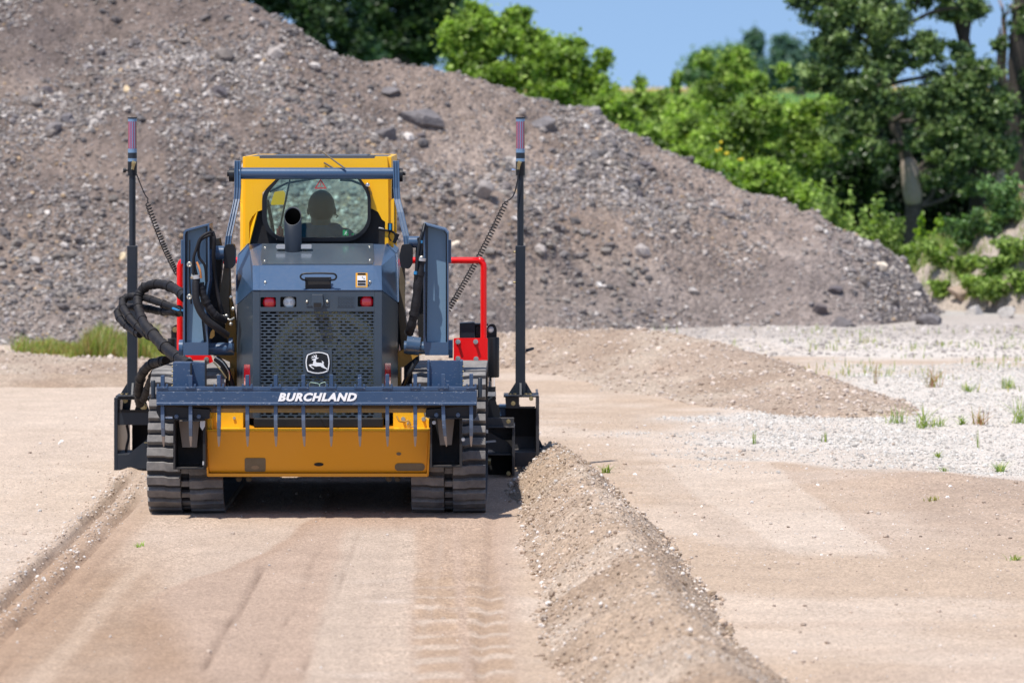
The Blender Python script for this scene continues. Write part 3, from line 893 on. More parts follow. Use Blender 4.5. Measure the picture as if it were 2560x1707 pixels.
# boulders one can point at
import bmesh
def rock(name, u, v, wpx, hpx, col, label, seed, depth=.8, flat=1.0, tilt=0.0, group=None):
    p = hit(u, v + hpx * .35)
    s = p.y / F
    r = np.random.default_rng(seed)
    bm = bmesh.new(); bmesh.ops.create_icosphere(bm, subdivisions=4, radius=1)
    V = np.array([q.co[:] for q in bm.verts]); Fc = np.array([[q.index for q in f.verts] for f in bm.faces]); bm.free()
    # cut by random planes for facets
    for _ in range(14):
        d = r.normal(size=3); d /= np.linalg.norm(d); o = r.uniform(.45, .88)
        q = V @ d; m = q > o; V[m] -= np.outer(q[m] - o, d)
    V += .035 * (r.random(V.shape) - .5)
    hw, hh = wpx * s / 2, hpx * s / 2
    V = V / np.abs(V).max(0) * np.array([hw, hw * depth, hh * 1.15])
    c, t = math.cos(tilt), math.sin(tilt)
    V = np.stack([V[:, 0] * c - V[:, 2] * t, V[:, 1], V[:, 0] * t + V[:, 2] * c], -1)
    cc = np.ones((len(V), 3)) * np.array(col) * (1 + .12 * r.random((len(V), 1)))
    o = mesh_np(name, V, Fc, M['stone'], None, False, cc)
    o.location = (p.x, p.y + hw * depth * .1, p.z + hh * .45)
    tag(o, label, 'rock', group)
    return o
DK = (.12, .105, .11); MG = (.24, .215, .20); LG = (.42, .38, .35); CR = (.72, .62, .50); WH = (.66, .62, .58)
RK = [
 (1052, 292, 140, 58, (.17, .155, .155), 'largest flat dark grey slab lying high on the gravel heap', .6, -.12),
 (966, 334, 74, 34, (.15, .135, .135), 'dark pointed rock just below the largest slab on the heap', .7, .1),
 (1052, 338, 26, 14, DK, 'small black stone under the largest slab on the heap', .8, 0),
 (972, 230, 62, 26, (.17, .155, .155), 'dark rock above the largest slab near the heap crest', .8, 0),
 (1362, 306, 78, 38, (.19, .175, .175), 'bluish grey rock right of the taller sensor mast top', .7, 0),
 (1210, 478, 58, 54, (.27, .24, .225), 'blocky grey boulder left of the right mast halfway down the heap', .9, .2),
 (548, 226, 52, 26, DK, 'dark rock on the heap above the gap between left mast and cab', .8, 0),
 (172, 296, 42, 26, (.18, .165, .17), 'grey rock on the heap halfway between left picture edge and left mast', .8, 0),
 (114, 224, 40, 22, DK, 'dark rock near the top left corner of the heap', .8, .1),
 (203, 243, 26, 22, (.16, .15, .16), 'squat dark stone beside the cream stone on the heap', .8, 0),
 (318, 225, 20, 20, (.78, .60, .38), 'small cream coloured stone above the left sensor mast', .8, 0),
 (309, 642, 22, 22, (.72, .58, .38), 'ochre stone behind the left sensor mast, low on the heap', .8, 0),
 (85, 652, 30, 24, LG, 'light grey rounded stone low on the heap at the far left', .9, 0),
 (1136, 609, 30, 15, CR, 'flat pale stone just right of the right lift arm top', .7, .15),
 (1287, 546, 26, 14, (.5, .46, .43), 'flat light stone touching the right sensor mast outline', .7, -.1),
 (2201, 664, 56, 32, CR, 'large cream boulder at the right foot of the heap', .7, 0),
 (2170, 613, 30, 24, LG, 'light stone on the slope above the large cream boulder', .8, .3),
 (2064, 580, 16, 12, WH, 'small white stone on the lower right crest of the heap', .8, 0),
 (1865, 508, 26, 28, MG, 'grey stone right on the falling crest of the heap', .9, .4),
 (1683, 582, 26, 18, LG, 'lone light grey stone in the middle of the smooth right slope', .8, .3),
 (2048, 772, 46, 30, (.13, .11, .11), 'dark clod at the foot of the heap near its right end', .9, 0),
 (2108, 806, 70, 32, (.14, .125, .125), 'wide dark clod lying at the very foot of the heap', .9, 0),
 (2085, 723, 44, 22, DK, 'angular dark rock low on the right slope', .8, .25),
 (2325, 800, 70, 36, (.17, .155, .155), 'dark broken lump between the heap and the sandy bank', .9, 0),
 (2408, 733, 84, 36, (.34, .26, .20), 'brown slab tipped against the sandy bank', .5, -.5),
 (2436, 776, 48, 30, (.46, .43, .40), 'white angular block at the foot of the sandy bank', .8, 0),
 (2520, 782, 54, 36, (.44, .41, .38), 'whitish block nearest the right picture edge under the sandy bank', .8, 0),
 (1498, 716, 22, 16, WH, 'small white stone low on the heap right of the right mast', .8, 0),
 (1730, 726, 34, 16, LG, 'flat light stone low in the middle of the right slope', .8, 0),
 (1612, 412, 36, 26, DK, 'dark rock on the upper right slope under the crest', .8, .3),
 (1596, 484, 34, 22, DK, 'dark rock halfway down the slope right of the right mast', .8, 0),
 (1466, 318, 18, 18, WH, 'bright stone near the crest right of the right mast', .8, 0),
]
# sandy bank at the right edge
def bank_z(x, y):
    cx, cy = 7.2, 52.3
    a = ((x - cx) / 2.65) ** 2 + ((y - cy) / 2.6) ** 2
    return np.where(a < 1, 1.35 * np.clip(1 - a, 0, 1) ** .8 + .34 * fbm(x, y, .8, 4, 610) + .22 * fbm(x, y, .28, 4, 611), -.05)
xs = axis([(4.4, 9.4, .05)]); ys = axis([(49.6, 56.4, .07)])
X, Y = np.meshgrid(xs, ys)
Zb = bank_z(X, Y); n = fbm(X, Y, .7, 4, 620)
cb = np.ones(X.shape + (3,)) * np.array((.43, .365, .31)); cb = mixc(cb, (.30, .245, .20), sstep(0, .5, n) * .8)
bank = grid_mesh('sand_bank', xs, ys, Zb, cb, M['soil'], origin=(6.9, 53, 0))
tag(bank, 'pale sandy bank overgrown with weeds at the right edge', 'sand bank')
_t0 = terrain
def terrain(x, y):
    return np.maximum(_t0(x, y), bank_z(np.asarray(x, float), np.asarray(y, float)))
for i, (u, v, a, b, c, lab, dp, tl) in enumerate(RK):
    rock('rock', u, v, a, b, c, lab, 40 + i, dp, 1, tl)

# ------------------------------------------------------------------ vegetation
def leaf_cloud(cl, n, size, cols, seed, var=.3, elong=1.5):
    """leaf-sized faces gathered in clumps; cl rows: x y z rx ry rz weight"""
    r = np.random.default_rng(seed)
    cl = np.array(cl, float)
    k = r.choice(len(cl), n, p=cl[:, 6] / cl[:, 6].sum())
    c = cl[k]
    nsub = 46
    # sub-clumps inside every clump
    sub = r.normal(size=(len(cl), nsub, 3)); sub /= np.linalg.norm(sub, axis=2, keepdims=True); sub *= r.uniform(.3, .82, (len(cl), nsub, 1))
    si = r.integers(0, nsub, n)
    d = r.normal(size=(n, 3)) * np.where(r.random((n, 1)) < .12, .26, .10)
    p = sub[k, si] + d
    pos = c[:, :3] + p * c[:, 3:6]
    s = size * r.uniform(.6, 1.25, n)
    # leaf frames: leaning outwards and up
    nr = r.normal(size=(n, 3)) + np.array([0, -.3, .7]) + p * .5; nr /= np.linalg.norm(nr, axis=1, keepdims=True)
    t = np.cross(nr, r.normal(size=(n, 3))); t /= np.linalg.norm(t, axis=1, keepdims=True)
    b = np.cross(nr, t)
    a1 = t * s[:, None] * .5 * elong; b1 = b * s[:, None] * .5
    fold = nr * s[:, None] * .12
    V = np.stack([pos - a1, pos + b1 + fold, pos + a1, pos - b1 + fold], 1).reshape(-1, 3)
    Fc = np.arange(4 * n).reshape(-1, 4)
    cols = np.array(cols)
    tone = r.random((len(cl), nsub))[k, si]
    ci = np.clip((tone * .7 + r.random(n) * .3) * len(cols), 0, len(cols) - 1).astype(int)
    C = cols[ci] * (1 + var * (r.random((n, 1)) - .5) * 2)
    return V, Fc, np.repeat(C, 4, axis=0)

def add_leaves(name, parent, cl, n, size, cols, seed, mat='leaf', kind=None, origin=None):
    V, Fc, C = leaf_cloud(cl, n, size, cols, seed)
    o = mesh_np(name, V - (np.array(origin) if origin is not None else 0), Fc, M[mat], parent, False, C)
    if origin is not None: o.location = origin
    return o

def ell(u, v, wu, hv, Y, dy=None, wt=None):
    p = P(u, v, Y); s = Y / F
    rx, rz = wu * s / 2, hv * s / 2
    return (p.x, Y, p.z, rx, dy if dy else (rx + rz) * .45, rz, wt if wt else rx * rz)

LS = .58
def plant(name, cat, label, Y, ells, n, size, cols, seed, group=None, trunk=None, mat='leaf', tmat='bark', crown='crown', stems=5):
    """ells rows in pixels (u, v, width, height[, dY])"""
    cl = [ell(e[0], e[1], e[2], e[3], Y + (e[4] if len(e) > 4 else 0)) for e in ells]
    cx = float(np.mean([c[0] for c in cl]))
    if trunk: cx = P(trunk[0][0], 250, Y).x
    root = thing(name, (cx, Y, 0), label, cat, group)
    add_leaves(crown, root, cl, int(n * 2.3), size * LS, cols, seed, mat)
    m = MB(); r = random.Random(seed)
    if trunk:
        pts = [P(t[0], t[1], Y + (t[3] if len(t) > 3 else 0)) for t in trunk]
        rr = [t[2] for t in trunk]
        rj = random.Random(seed + 1)
        m.tube(spline(pts, 5), list(np.array([rj.uniform(.86, 1.16) for _ in range(5 * (len(pts) - 1) + 1)]) * np.interp(np.linspace(0, len(pts) - 1, 5 * (len(pts) - 1) + 1), range(len(pts)), rr)), 12)
        top = pts
        for c in cl:
            a = min(pts[1:], key=lambda q: (q - Vector(c[:3])).length + (0 if q.z < c[2] else 1.0))
            b = Vector((c[0], c[1], c[2])); mid = (a + b) / 2 + Vector((r.uniform(-.15, .15), 0, r.uniform(-.1, .2)))
            m.tube(spline([a, mid, b, b + (b - mid) * .5], 4), list(np.linspace(rr[-1] * .55 + .015, .008, 13)), 7)
        m.build('trunk', M[tmat], root)
    elif stems:
        for k in range(stems):
            c = cl[k % len(cl)]
            a = Vector((cx + r.uniform(-.15, .15), Y + r.uniform(-.1, .1), -.05)); b = Vector((c[0] + r.uniform(-.6, .6) * c[3], c[1], c[2] + .4 * c[5]))
            m.tube(spline([a, (a + b) / 2 + Vector((r.uniform(-.1, .1), 0, .15)), b], 4), list(np.linspace(.028 if b.z > 1.5 else .01, .006, 9)), 6)
        m.build('stem', M['barkd'], root)
    return root

G_DARK = [(0.022, 0.047, 0.025), (0.044, 0.083, 0.037), (0.081, 0.138, 0.053), (0.124, 0.200, 0.076)]
G_MID = [(0.096, 0.152, 0.037), (0.183, 0.281, 0.059), (0.323, 0.460, 0.093), (0.497, 0.649, 0.143)]
G_BRT = [(0.118, 0.190, 0.031), (0.212, 0.328, 0.051), (0.318, 0.461, 0.078), (0.424, 0.565, 0.124)]
G_POP = [(0.047, 0.082, 0.038), (0.101, 0.164, 0.057), (0.186, 0.272, 0.088), (0.316, 0.417, 0.161)]
G_BLU = [(.060, .125, .080), (.085, .165, .100), (.120, .21, .125)]
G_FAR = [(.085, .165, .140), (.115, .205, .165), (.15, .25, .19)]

# far trees on the hill, with the haze painted into their leaf colours
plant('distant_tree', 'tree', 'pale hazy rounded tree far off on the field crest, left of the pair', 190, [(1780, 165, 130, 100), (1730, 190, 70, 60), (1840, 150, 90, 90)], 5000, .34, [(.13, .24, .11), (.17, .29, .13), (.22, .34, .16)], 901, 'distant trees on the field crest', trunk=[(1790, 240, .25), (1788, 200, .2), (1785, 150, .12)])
plant('distant_tree', 'tree', 'tall narrow tree far off, hazed blue green, with a pointed top', 200, [(1885, 105, 50, 80), (1880, 170, 90, 90)], 4000, .34, G_FAR, 902, 'distant trees on the field crest', trunk=[(1886, 240, .25), (1885, 190, .2), (1884, 110, .1)])
plant('distant_tree', 'tree', 'wide tree far off, hazed blue green, beside the big poplar', 195, [(1990, 165, 160, 110), (2060, 150, 120, 110), (1930, 200, 80, 60), (1960, 115, 80, 60)], 9000, .34, G_FAR, 903, 'distant trees on the field crest', trunk=[(2000, 240, .25), (2000, 200, .2), (1998, 150, .12)])
# dark trees at the upper left
plant('tree', 'tree', 'tall dark green tree behind the heap, first from the left', 80, [(700, -40, 230, 200), (640, 40, 120, 130), (800, 40, 200, 160), (860, -70, 180, 160), (760, 120, 160, 110), (880, 110, 120, 120)], 15000, .13, G_DARK, 910, 'tall trees behind the heap', trunk=[(770, 560, .2), (775, 300, .18), (770, 120, .13), (765, -60, .07)], tmat='barkd')
plant('tree', 'tree', 'second tall dark tree behind the heap with sky gaps in its crown', 84, [(1000, -60, 220, 180), (940, 30, 150, 150), (1060, 40, 160, 140), (1020, 110, 190, 130), (900, -60, 120, 120), (1110, -30, 140, 120)], 13000, .13, [(.018, .042, .018), (.03, .066, .022), (.05, .1, .03), (.08, .14, .045)], 911, 'tall trees behind the heap', trunk=[(1010, 560, .2), (1012, 300, .17), (1010, 120, .12), (1005, -60, .06)], tmat='barkd')
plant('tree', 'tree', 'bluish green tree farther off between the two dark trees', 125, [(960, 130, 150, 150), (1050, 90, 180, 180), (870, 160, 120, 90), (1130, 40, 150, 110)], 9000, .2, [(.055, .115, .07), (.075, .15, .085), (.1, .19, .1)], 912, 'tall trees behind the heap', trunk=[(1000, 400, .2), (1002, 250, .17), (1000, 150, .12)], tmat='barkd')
# bright bushes right behind the crest
plant('bush', 'bush', 'bright yellow green bush, tallest of those behind the heap crest', 63, [(1190, 70, 170, 120), (1270, 95, 170, 130), (1170, 150, 130, 130), (1230, 190, 210, 130), (1290, 45, 90, 70), (1180, 25, 60, 50), (1130, 110, 90, 80), (1330, 170, 130, 120), (1250, 320, 260, 260)], 23000, .085, G_BRT, 920, 'bright bushes behind the heap')
plant('bush', 'bush', 'bright bush stepping down to the right of the tallest one', 61.5, [(1400, 150, 160, 140), (1340, 110, 90, 90), (1440, 120, 70, 60), (1380, 230, 180, 140), (1460, 200, 130, 120), (1510, 150, 60, 70), (1470, 290, 170, 150), (1420, 400, 260, 240)], 19000, .085, G_BRT, 921, 'bright bushes behind the heap')
plant('bush', 'bush', 'lower bright bush just above the crest right of the masts', 60, [(1530, 260, 110, 130), (1490, 300, 110, 130), (1560, 330, 130, 130), (1535, 440, 230, 220)], 10000, .08, G_BRT, 922, 'bright bushes behind the heap')
# hedge of shrubs
HG = 'shrubs of the green thicket'
def hb(label, Y, ells, n, cols, seed, size=.085):
    plant('shrub', 'shrub', label, Y, ells, n, size, cols, seed, HG)
hb('green shrub at the left end of the thicket with a single high shoot', 74, [(1610, 300, 150, 140), (1600, 215, 34, 60), (1650, 260, 110, 90), (1570, 270, 90, 90), (1620, 420, 260, 240)], 13000, G_MID, 930)
hb('shrub with a pointed leafy shoot under the gold field strip', 72, [(1720, 290, 150, 130), (1692, 205, 36, 70), (1760, 250, 90, 80), (1700, 420, 260, 240)], 12000, G_MID, 931)
hb('tall open shrub standing above the thicket before the distant trees', 70, [(1830, 180, 120, 120), (1760, 150, 60, 60), (1880, 210, 110, 110), (1790, 240, 150, 100), (1850, 140, 60, 60), (1960, 180, 50, 60), (1830, 330, 260, 200), (1820, 450, 260, 260)], 17000, G_MID, 932)
hb('dense mid green shrub below the left part of the field strip', 65, [(1640, 360, 170, 130), (1720, 340, 150, 130), (1690, 440, 240, 200), (1600, 400, 120, 130)], 14000, G_MID, 933)
hb('dense shrub in the middle of the thicket', 64, [(1840, 330, 170, 140), (1910, 290, 150, 140), (1780, 370, 140, 130), (1860, 440, 280, 180)], 16000, G_MID, 934)
hb('shrub under the right part of the field strip', 66, [(2010, 290, 130, 110), (2080, 290, 120, 130), (1970, 350, 150, 130), (2060, 400, 200, 180), (2120, 350, 110, 140)], 15000, G_MID, 935)
hb('bushy shrub low behind the heap crest, left of centre', 60, [(1740, 420, 170, 110), (1820, 450, 160, 120), (1700, 390, 80, 70), (1790, 530, 240, 140)], 13000, G_BRT, 936)
hb('bushy shrub low behind the heap crest, right of centre', 59, [(1910, 450, 170, 120), (1980, 500, 150, 120), (1860, 500, 110, 100), (1950, 570, 240, 130)], 13000, G_BRT, 937)
hb('shaded shrub beside the pale stump of the big poplar', 63.5, [(2080, 470, 160, 140), (2150, 430, 110, 140), (2120, 560, 200, 120), (2200, 560, 120, 120)], 12000, [(.012, .03, .008), (.022, .055, .012), (.04, .09, .018)], 938)  # leaf colours darkened, the shade is painted into them
hb('dark undergrowth shrub in the shade under the big poplar', 66, [(2330, 500, 220, 160), (2430, 470, 180, 200), (2250, 460, 120, 160), (2540, 480, 160, 220), (2380, 600, 300, 140)], 16000, [(.006, .014, .006), (.010, .026, .009), (.018, .045, .012)], 939)  # shade under the poplar is put into these dark leaf colours
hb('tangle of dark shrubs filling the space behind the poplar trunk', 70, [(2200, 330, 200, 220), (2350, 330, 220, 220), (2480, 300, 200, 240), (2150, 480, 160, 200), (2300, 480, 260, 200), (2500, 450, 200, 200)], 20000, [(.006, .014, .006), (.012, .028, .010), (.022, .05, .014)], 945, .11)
# big poplar
plant('poplar_tree', 'tree', 'big dark poplar with glossy leaves and a leaning trunk, pale where the bark is gone', 62,
      [(2160, 290, 150, 120), (2110, 330, 130, 90), (2250, 250, 120, 90, -.9), (2190, 190, 90, 80, -.8), (2290, 350, 80, 70, -.8), (2200, 370, 110, 80, -.6), (2320, 260, 120, 110), (2080, 20, 193, 150), (2200, 40, 216, 162), (2010, -10, 125, 81), (2110, 120, 182, 127), (2230, 150, 170, 139), (2050, 190, 148, 104), (2140, 220, 170, 104), (2310, 120, 148, 104), (2330, -30, 170, 92), (2060, 110, 91, 69),
       (2370, 220, 170, 127), (2440, 190, 159, 115), (2480, 270, 148, 139), (2400, 310, 170, 139), (2330, 320, 125, 127), (2450, 370, 148, 127), (2370, 400, 136, 127), (2500, 370, 125, 150), (2330, 440, 102, 81), (2410, 465, 102, 69), (2160, 290, 125, 81), (2430, 20, 102, 81)],
      30000, .078, G_POP, 950, None, trunk=[(2286, 640, .15), (2284, 520, .13), (2276, 440, .125), (2258, 370, .075), (2232, 305, .08), (2205, 215, .07), (2190, 110, .06), (2174, -40, .045)], mat='leafg', tmat='barkm')
m = MB(); m.tube(spline([P(2283, 520, 61.99), P(2282, 490, 61.98), P(2279, 460, 61.975), P(2275, 430, 61.975), P(2269, 405, 61.985), P(2263, 388, 62.0)], 4), [.03, .08, .115, .13, .135, .14, .135, .14, .138, .14, .132, .137, .132, .128, .122, .12, .10, .09, .07, .05, .03], 12)
o = m.build('stripped_bark', M['barkp'], [q for q in bpy.data.objects if q.name.startswith('poplar_tree')][0])
plant('poplar_tree', 'tree', 'dark tree with a nearly black trunk cut by the right picture edge', 64, [(2560, 60, 120, 110), (2610, 200, 160, 180), (2560, 300, 120, 130), (2620, -20, 170, 150), (2530, 400, 110, 110), (2500, 110, 60, 50)], 7000, .08, G_POP, 951, None,
      trunk=[(2540, 560, .24), (2538, 420, .2), (2543, 250, .17), (2552, 100, .15), (2560, -60, .13)], mat='leafg', tmat='barkd')
m = MB(); m.tube(spline([P(2440, 330, 62.6), P(2425, 190, 62.6), P(2405, 80, 62.6), P(2370, 0, 62.6), P(2345, -60, 62.6)], 5), list(np.linspace(.11, .06, 21)), 10)
m.tube(spline([P(2412, 95, 62.6), P(2425, 20, 62.6), P(2440, -40, 62.6)], 5), list(np.linspace(.07, .04, 11)), 8)
root = thing('tree', (P(2440, 330, 62.6).x, 62.6, 0), 'forked dark bare limb tree rising between the poplar crown halves', 'tree')
m.tube(spline([Vector((P(2440, 330, 62.6).x, 62.6, -.05)), P(2446, 480, 62.6), P(2440, 330, 62.6)], 5), list(np.linspace(.15, .11, 11)), 10)
m.build('trunk', M['barkd'], root)
add_leaves('crown', root, [ell(2380, 30, 100, 70, 62.5), ell(2300, -10, 100, 60, 62.5), ell(2400, 130, 90, 60, 62.5)], 1600, .075, G_POP, 952, 'leafg')
root = thing('dead_tree', (P(2505, 250, 66).x, 66, 0), 'thin dead tree with reddish broken top against the sky at upper right', 'tree')
m = MB(); m.tube(spline([Vector((P(2505, 250, 66).x, 61.5, -.05)), P(2515, 250, 66), P(2512, 100, 66), P(2508, 40, 66)], 5), list(np.linspace(.06, .035, 16)), 8)
for q in ((2490, -20), (2530, 5), (2560, 10), (2500, 0)):
    m.tube(spline([P(2508, 45, 66), P((2508 + q[0]) / 2 + 4, 20, 61.5), P(q[0], q[1], 66)], 4), list(np.linspace(.015, .006, 9)), 6)
m.build('trunk', paint('bark_red', (.20, .11, .075), .9, dust=.4, bump=.01), root)
root = thing('tree_stump', (P(2500, 450, 62).x, 62, 0), 'pale slim broken trunk standing in the shade at the right', 'stump')
m = MB(); m.tube([Vector((P(2500, 450, 62).x, 62, -.05)), P(2502, 470, 62), P(2500, 405, 62)], [.1, .085, .06], 10); m.build('trunk', M['barkp'], root)

# weeds between heap and trees: leafy stalks
def weed(u, vb, vt, Y, cols, seed, label, group, wpx=40, n=240, size=.05, ns=5, kind='weed', flower=None, ground=None):
    r = random.Random(seed)
    if vb:
        base = hit(u, vb, 44, 60); Y = base.y; z0 = base.z
    else:
        z0 = float(terrain(np.array((u - 1280) * Y / F), np.array(Y))); base = P(u, 250, Y); base.z = z0
    ht = P(u, vt, Y).z - z0
    hs = wpx * Y / F / 2
    root = thing(kind, base, label, 'weed', group)
    m = MB(); cl = []
    for k in range(ns):
        a = base + Vector((r.uniform(-.3, .3) * hs, r.uniform(-.3, .3) * hs, -.02)); t = base + Vector((r.uniform(-1, 1) * hs, r.uniform(-.8, .8) * hs, ht * r.uniform(.7, 1)))
        mid = (a + t) / 2 + Vector((r.uniform(-.2, .2) * hs, 0, ht * .05))
        pts = spline([a, mid, t], 4)
        m.tube(pts, list(np.linspace(.006, .003, len(pts))), 5)
        for q in pts[2:]:
            cl.append((q.x, q.y, q.z, hs * .33 + .02, hs * .33 + .02, ht / 9, 1.0))
    m.build('stem', M['stemg'], root)
    add_leaves('foliage', root, cl, n, size, cols, seed)
    if flower:
        f = MB()
        for k in range(flower): f.ball(base + Vector((r.uniform(-1, 1) * hs, r.uniform(-.5, .5) * hs, ht * r.uniform(.85, 1.05))), .022, seg=8, rings=5)
        f.build('flower', M['petal'], root)
    return root
M['stemg'] = paint('green_stem', (.12, .17, .04), .6, dust=.1, bump=0)
M['petal'] = paint('yellow_petal', (.8, .6, .02), .6, dust=0, bump=0)
WC = [(0.104, 0.175, 0.037), (0.179, 0.275, 0.056), (0.275, 0.388, 0.088), (0.399, 0.512, 0.163)]
WD = [(0.075, 0.150, 0.053), (0.128, 0.225, 0.075), (0.210, 0.345, 0.120)]
wl = [('tall leafy weed on the heap edge, leftmost of the bright row', 2040, 470, 90, WC), ('bright upright weed behind the crest, pinkish stalk', 2100, 465, 80, WC), ('bushy weed just above the small white stone', 2075, 540, 90, WC),
      ('weed with broad pale leaves left of the dark gap', 2150, 510, 90, WC), ('slim weed standing tallest before the dark shade', 2195, 500, 50, WC), ('low leafy weed above the light stone', 2180, 570, 100, WC),
      ('upright weed with stacked leaves before the shaded ground', 2235, 535, 60, WC), ('low sprawling weed at the end of the heap', 2290, 600, 110, WC), ('yellow green feathery weed in the gap before the bank', 2320, 545, 60, [(.18, .30, .02), (.26, .4, .03)]),
      ('dense weed clump at the left foot of the sandy bank', 2350, 600, 110, WC), ('dark green weed between feathery weed and bank', 2400, 570, 90, WD), ('weed at the back of the bank beside the stump', 2450, 520, 100, WD)]
for i, (lab, u, vt, wpx, cc) in enumerate(wl):
    weed(u, 0, vt, 52.6 + (i % 3) * .7, cc, 700 + i, lab, 'weeds behind the end of the heap', wpx, 520, .055, 7)
weed(1812, 0, 358, 57, WD, 720, 'thin weed with yellow flowers against the thicket', 'flowering weeds above the crest', 50, 120, .04, 4, flower=4)
weed(1838, 0, 392, 57, WD, 721, 'shorter yellow flowering weed beside the thin one', 'flowering weeds above the crest', 40, 100, .04, 3, flower=3)
bk = [('weed mass on the top of the sandy bank at the picture edge', 2535, 560, 460, 150, WD), ('weed on the bank crest left of the edge mass', 2478, 590, 520, 100, WD), ('leafy weed hanging on the middle of the bank', 2530, 655, 590, 90, WC),
      ('weed patch on the left slope of the bank', 2400, 690, 640, 90, WC), ('green weed cluster low in front of the bank', 2490, 765, 690, 130, WC), ('small weed by the brown slab', 2356, 745, 705, 60, WC), ('weed at the lower right corner of the bank', 2552, 740, 665, 90, WC),
      ('tall weed behind the bank, second from the edge', 2505, 560, 430, 110, WD), ('weed between the bank crest and the feathery weed', 2420, 625, 540, 100, WD), ('weed low on the bank beside the white blocks', 2445, 745, 690, 80, WC), ('ragged weed on the left shoulder of the bank', 2350, 668, 610, 90, WC), ('trailing weed across the bank face', 2475, 690, 640, 110, WC)]
for i, (lab, u, vb, vt, wpx, cc) in enumerate(bk):
    weed(u, vb, vt, 0, cc, 740 + i, lab, 'weeds on the sandy bank', wpx, 560, .05, 8)

# grass blades
def blades(name, pos, hgt, cols, label, seed, wd=.004, group=None, cat=None, kind=None, lean=.35):
    r = np.random.default_rng(seed); n = len(pos)
    a = r.random(n) * 6.283; ln = r.random(n) * lean
    d = np.stack([np.cos(a) * ln, np.sin(a) * ln, np.ones(n)], -1)
    w = np.stack([np.cos(a + 1.57), np.sin(a + 1.57), np.zeros(n)], -1) * wd
    h = (hgt * r.uniform(.45, 1.1, n))[:, None]
    m1 = pos + d * h * .55; bend = np.stack([np.cos(a), np.sin(a), np.zeros(n)], -1) * h * ln[:, None] * .5
    t = pos + d * h + bend
    V = np.stack([pos - w, pos + w, m1 + w * .8, m1 - w * .8, t + w * .15, t - w * .15], 1)
    Fc = np.concatenate([np.array([[0, 1, 2, 3], [3, 2, 4, 5]])[None] + 6 * np.arange(n)[:, None, None]]).reshape(-1, 4)
    cols = np.array(cols); C = cols[r.integers(0, len(cols), n)] * (1 + .3 * (r.random((n, 1)) - .5))
    o0 = pos.mean(0); o0[2] = pos[:, 2].min()
    o = mesh_np(name, (V - o0).reshape(-1, 3), Fc, M['leaf'], None, False, np.repeat(C, 6, axis=0)); o.location = o0
    tag(o, label, cat, group, kind)
    return o
r = np.random.default_rng(77)
GR = [(.17, .27, .06), (.27, .36, .07), (.38, .42, .11), (.44, .38, .16), (.36, .20, .10)]
n = 13000
px = r.uniform(-4.9, -3.1, n); px = np.where(r.random(n) < .4, px, r.uniform(-4.6, -3.2, n)); py = r.uniform(41.3, 43.2, n)
den = vnoise(px * 3.2, py * 1.2, 7) ; k = (den > .36) & (px > -4.75) & (px < -2.9); px, py = px[k], py[k]
hg = .07 + .24 * vnoise(px * 4.5, px * 0, 3) ** 2
blades('grass', np.stack([px, py, terrain(px, py) - .01], -1), hg, GR, 'strip of sunlit grass at the foot of the heap on the left', 31, .005, kind='stuff')
n = 3800
px = r.uniform(1.5, 8, n); py = r.uniform(36.5, 46.5, n)
den = fbm(px * .7, py * 1.2, .8, 4, 17); k = den > .22; px, py = px[k], py[k]
blades('grass', np.stack([px, py, terrain(px, py) - .005], -1), np.full(len(px), .08), GR[:4], 'sparse grass over the pale gravel in the right distance', 32, .005, kind='stuff')
tf = [('tuft of grass with broad leaves, leftmost of the row in the white gravel', 2240, 1058, 60, 46, 0), ('spiky double grass tuft in the white gravel', 2310, 1070, 60, 60, 0), ('flat grass tuft right of the spiky double one', 2345, 1066, 50, 30, 0),
      ('small leafy sprout between tuft and red grass', 2405, 1062, 22, 26, 0), ('reddish dry grass tuft', 2450, 1062, 40, 46, 1), ('tall grass tuft at the right picture edge', 2556, 1058, 50, 70, 0),
      ('single thin grass stalk below the red tuft', 2446, 1120, 12, 60, 0), ('small dark sprout low in the white gravel', 2346, 1145, 24, 20, 0), ('green sprout at the lower right of the white gravel', 2500, 1180, 24, 30, 0),
      ('lone grass blade tuft in the middle of the white gravel', 2062, 1105, 16, 36, 0), ('thin grass sprig at the near edge of the white gravel', 1886, 1110, 12, 40, 0), ('yellowish tuft with dry twig beside the near ridge', 1516, 1182, 30, 24, 0),
      ('leafy green tuft high in the pale gravel at the right', 2520, 972, 40, 34, 0), ('dry brown grass tuft behind the white gravel', 2330, 968, 40, 60, 1), ('small tuft in the pale gravel left of the leafy green one', 2420, 980, 24, 26, 0),
      ('dry brown sprig in the far gravel', 2190, 960, 14, 60, 1), ('small green seedling on the bare graded lane', 349, 1366, 34, 14, 2), ('drying tuft on the right spill of soil', 2330, 1252, 44, 16, 3), ('dark weed scrap at the right edge of the spill', 2540, 1400, 50, 18, 0), ('tiny sprout at the corner of the white gravel', 1320+1040, 1178, 20, 14, 0)]
for i, (lab, u, v, wpx, hpx, kd) in enumerate(tf):
    p = hit(u, v); s = p.y / F; n = 34 if hpx > 20 else 22
    if wpx < 18: n = 7
    q = r.normal(0, wpx * s / 5, (n, 2)); pos = np.stack([p.x + q[:, 0], p.y + q[:, 1], np.full(n, p.z - .004)], -1)
    cols = [GR[:3], [(.34, .12, .07), (.4, .22, .12), (.3, .28, .08)], [(.3, .45, .08)], [(.3, .3, .1), (.42, .38, .18)]][kd]
    blades('grass_tuft', pos, np.full(n, hpx * s), cols, lab, 800 + i, .0035, 'grass tufts in the yard', 'grass tuft', lean=1.15 if wpx > 18 else .25)

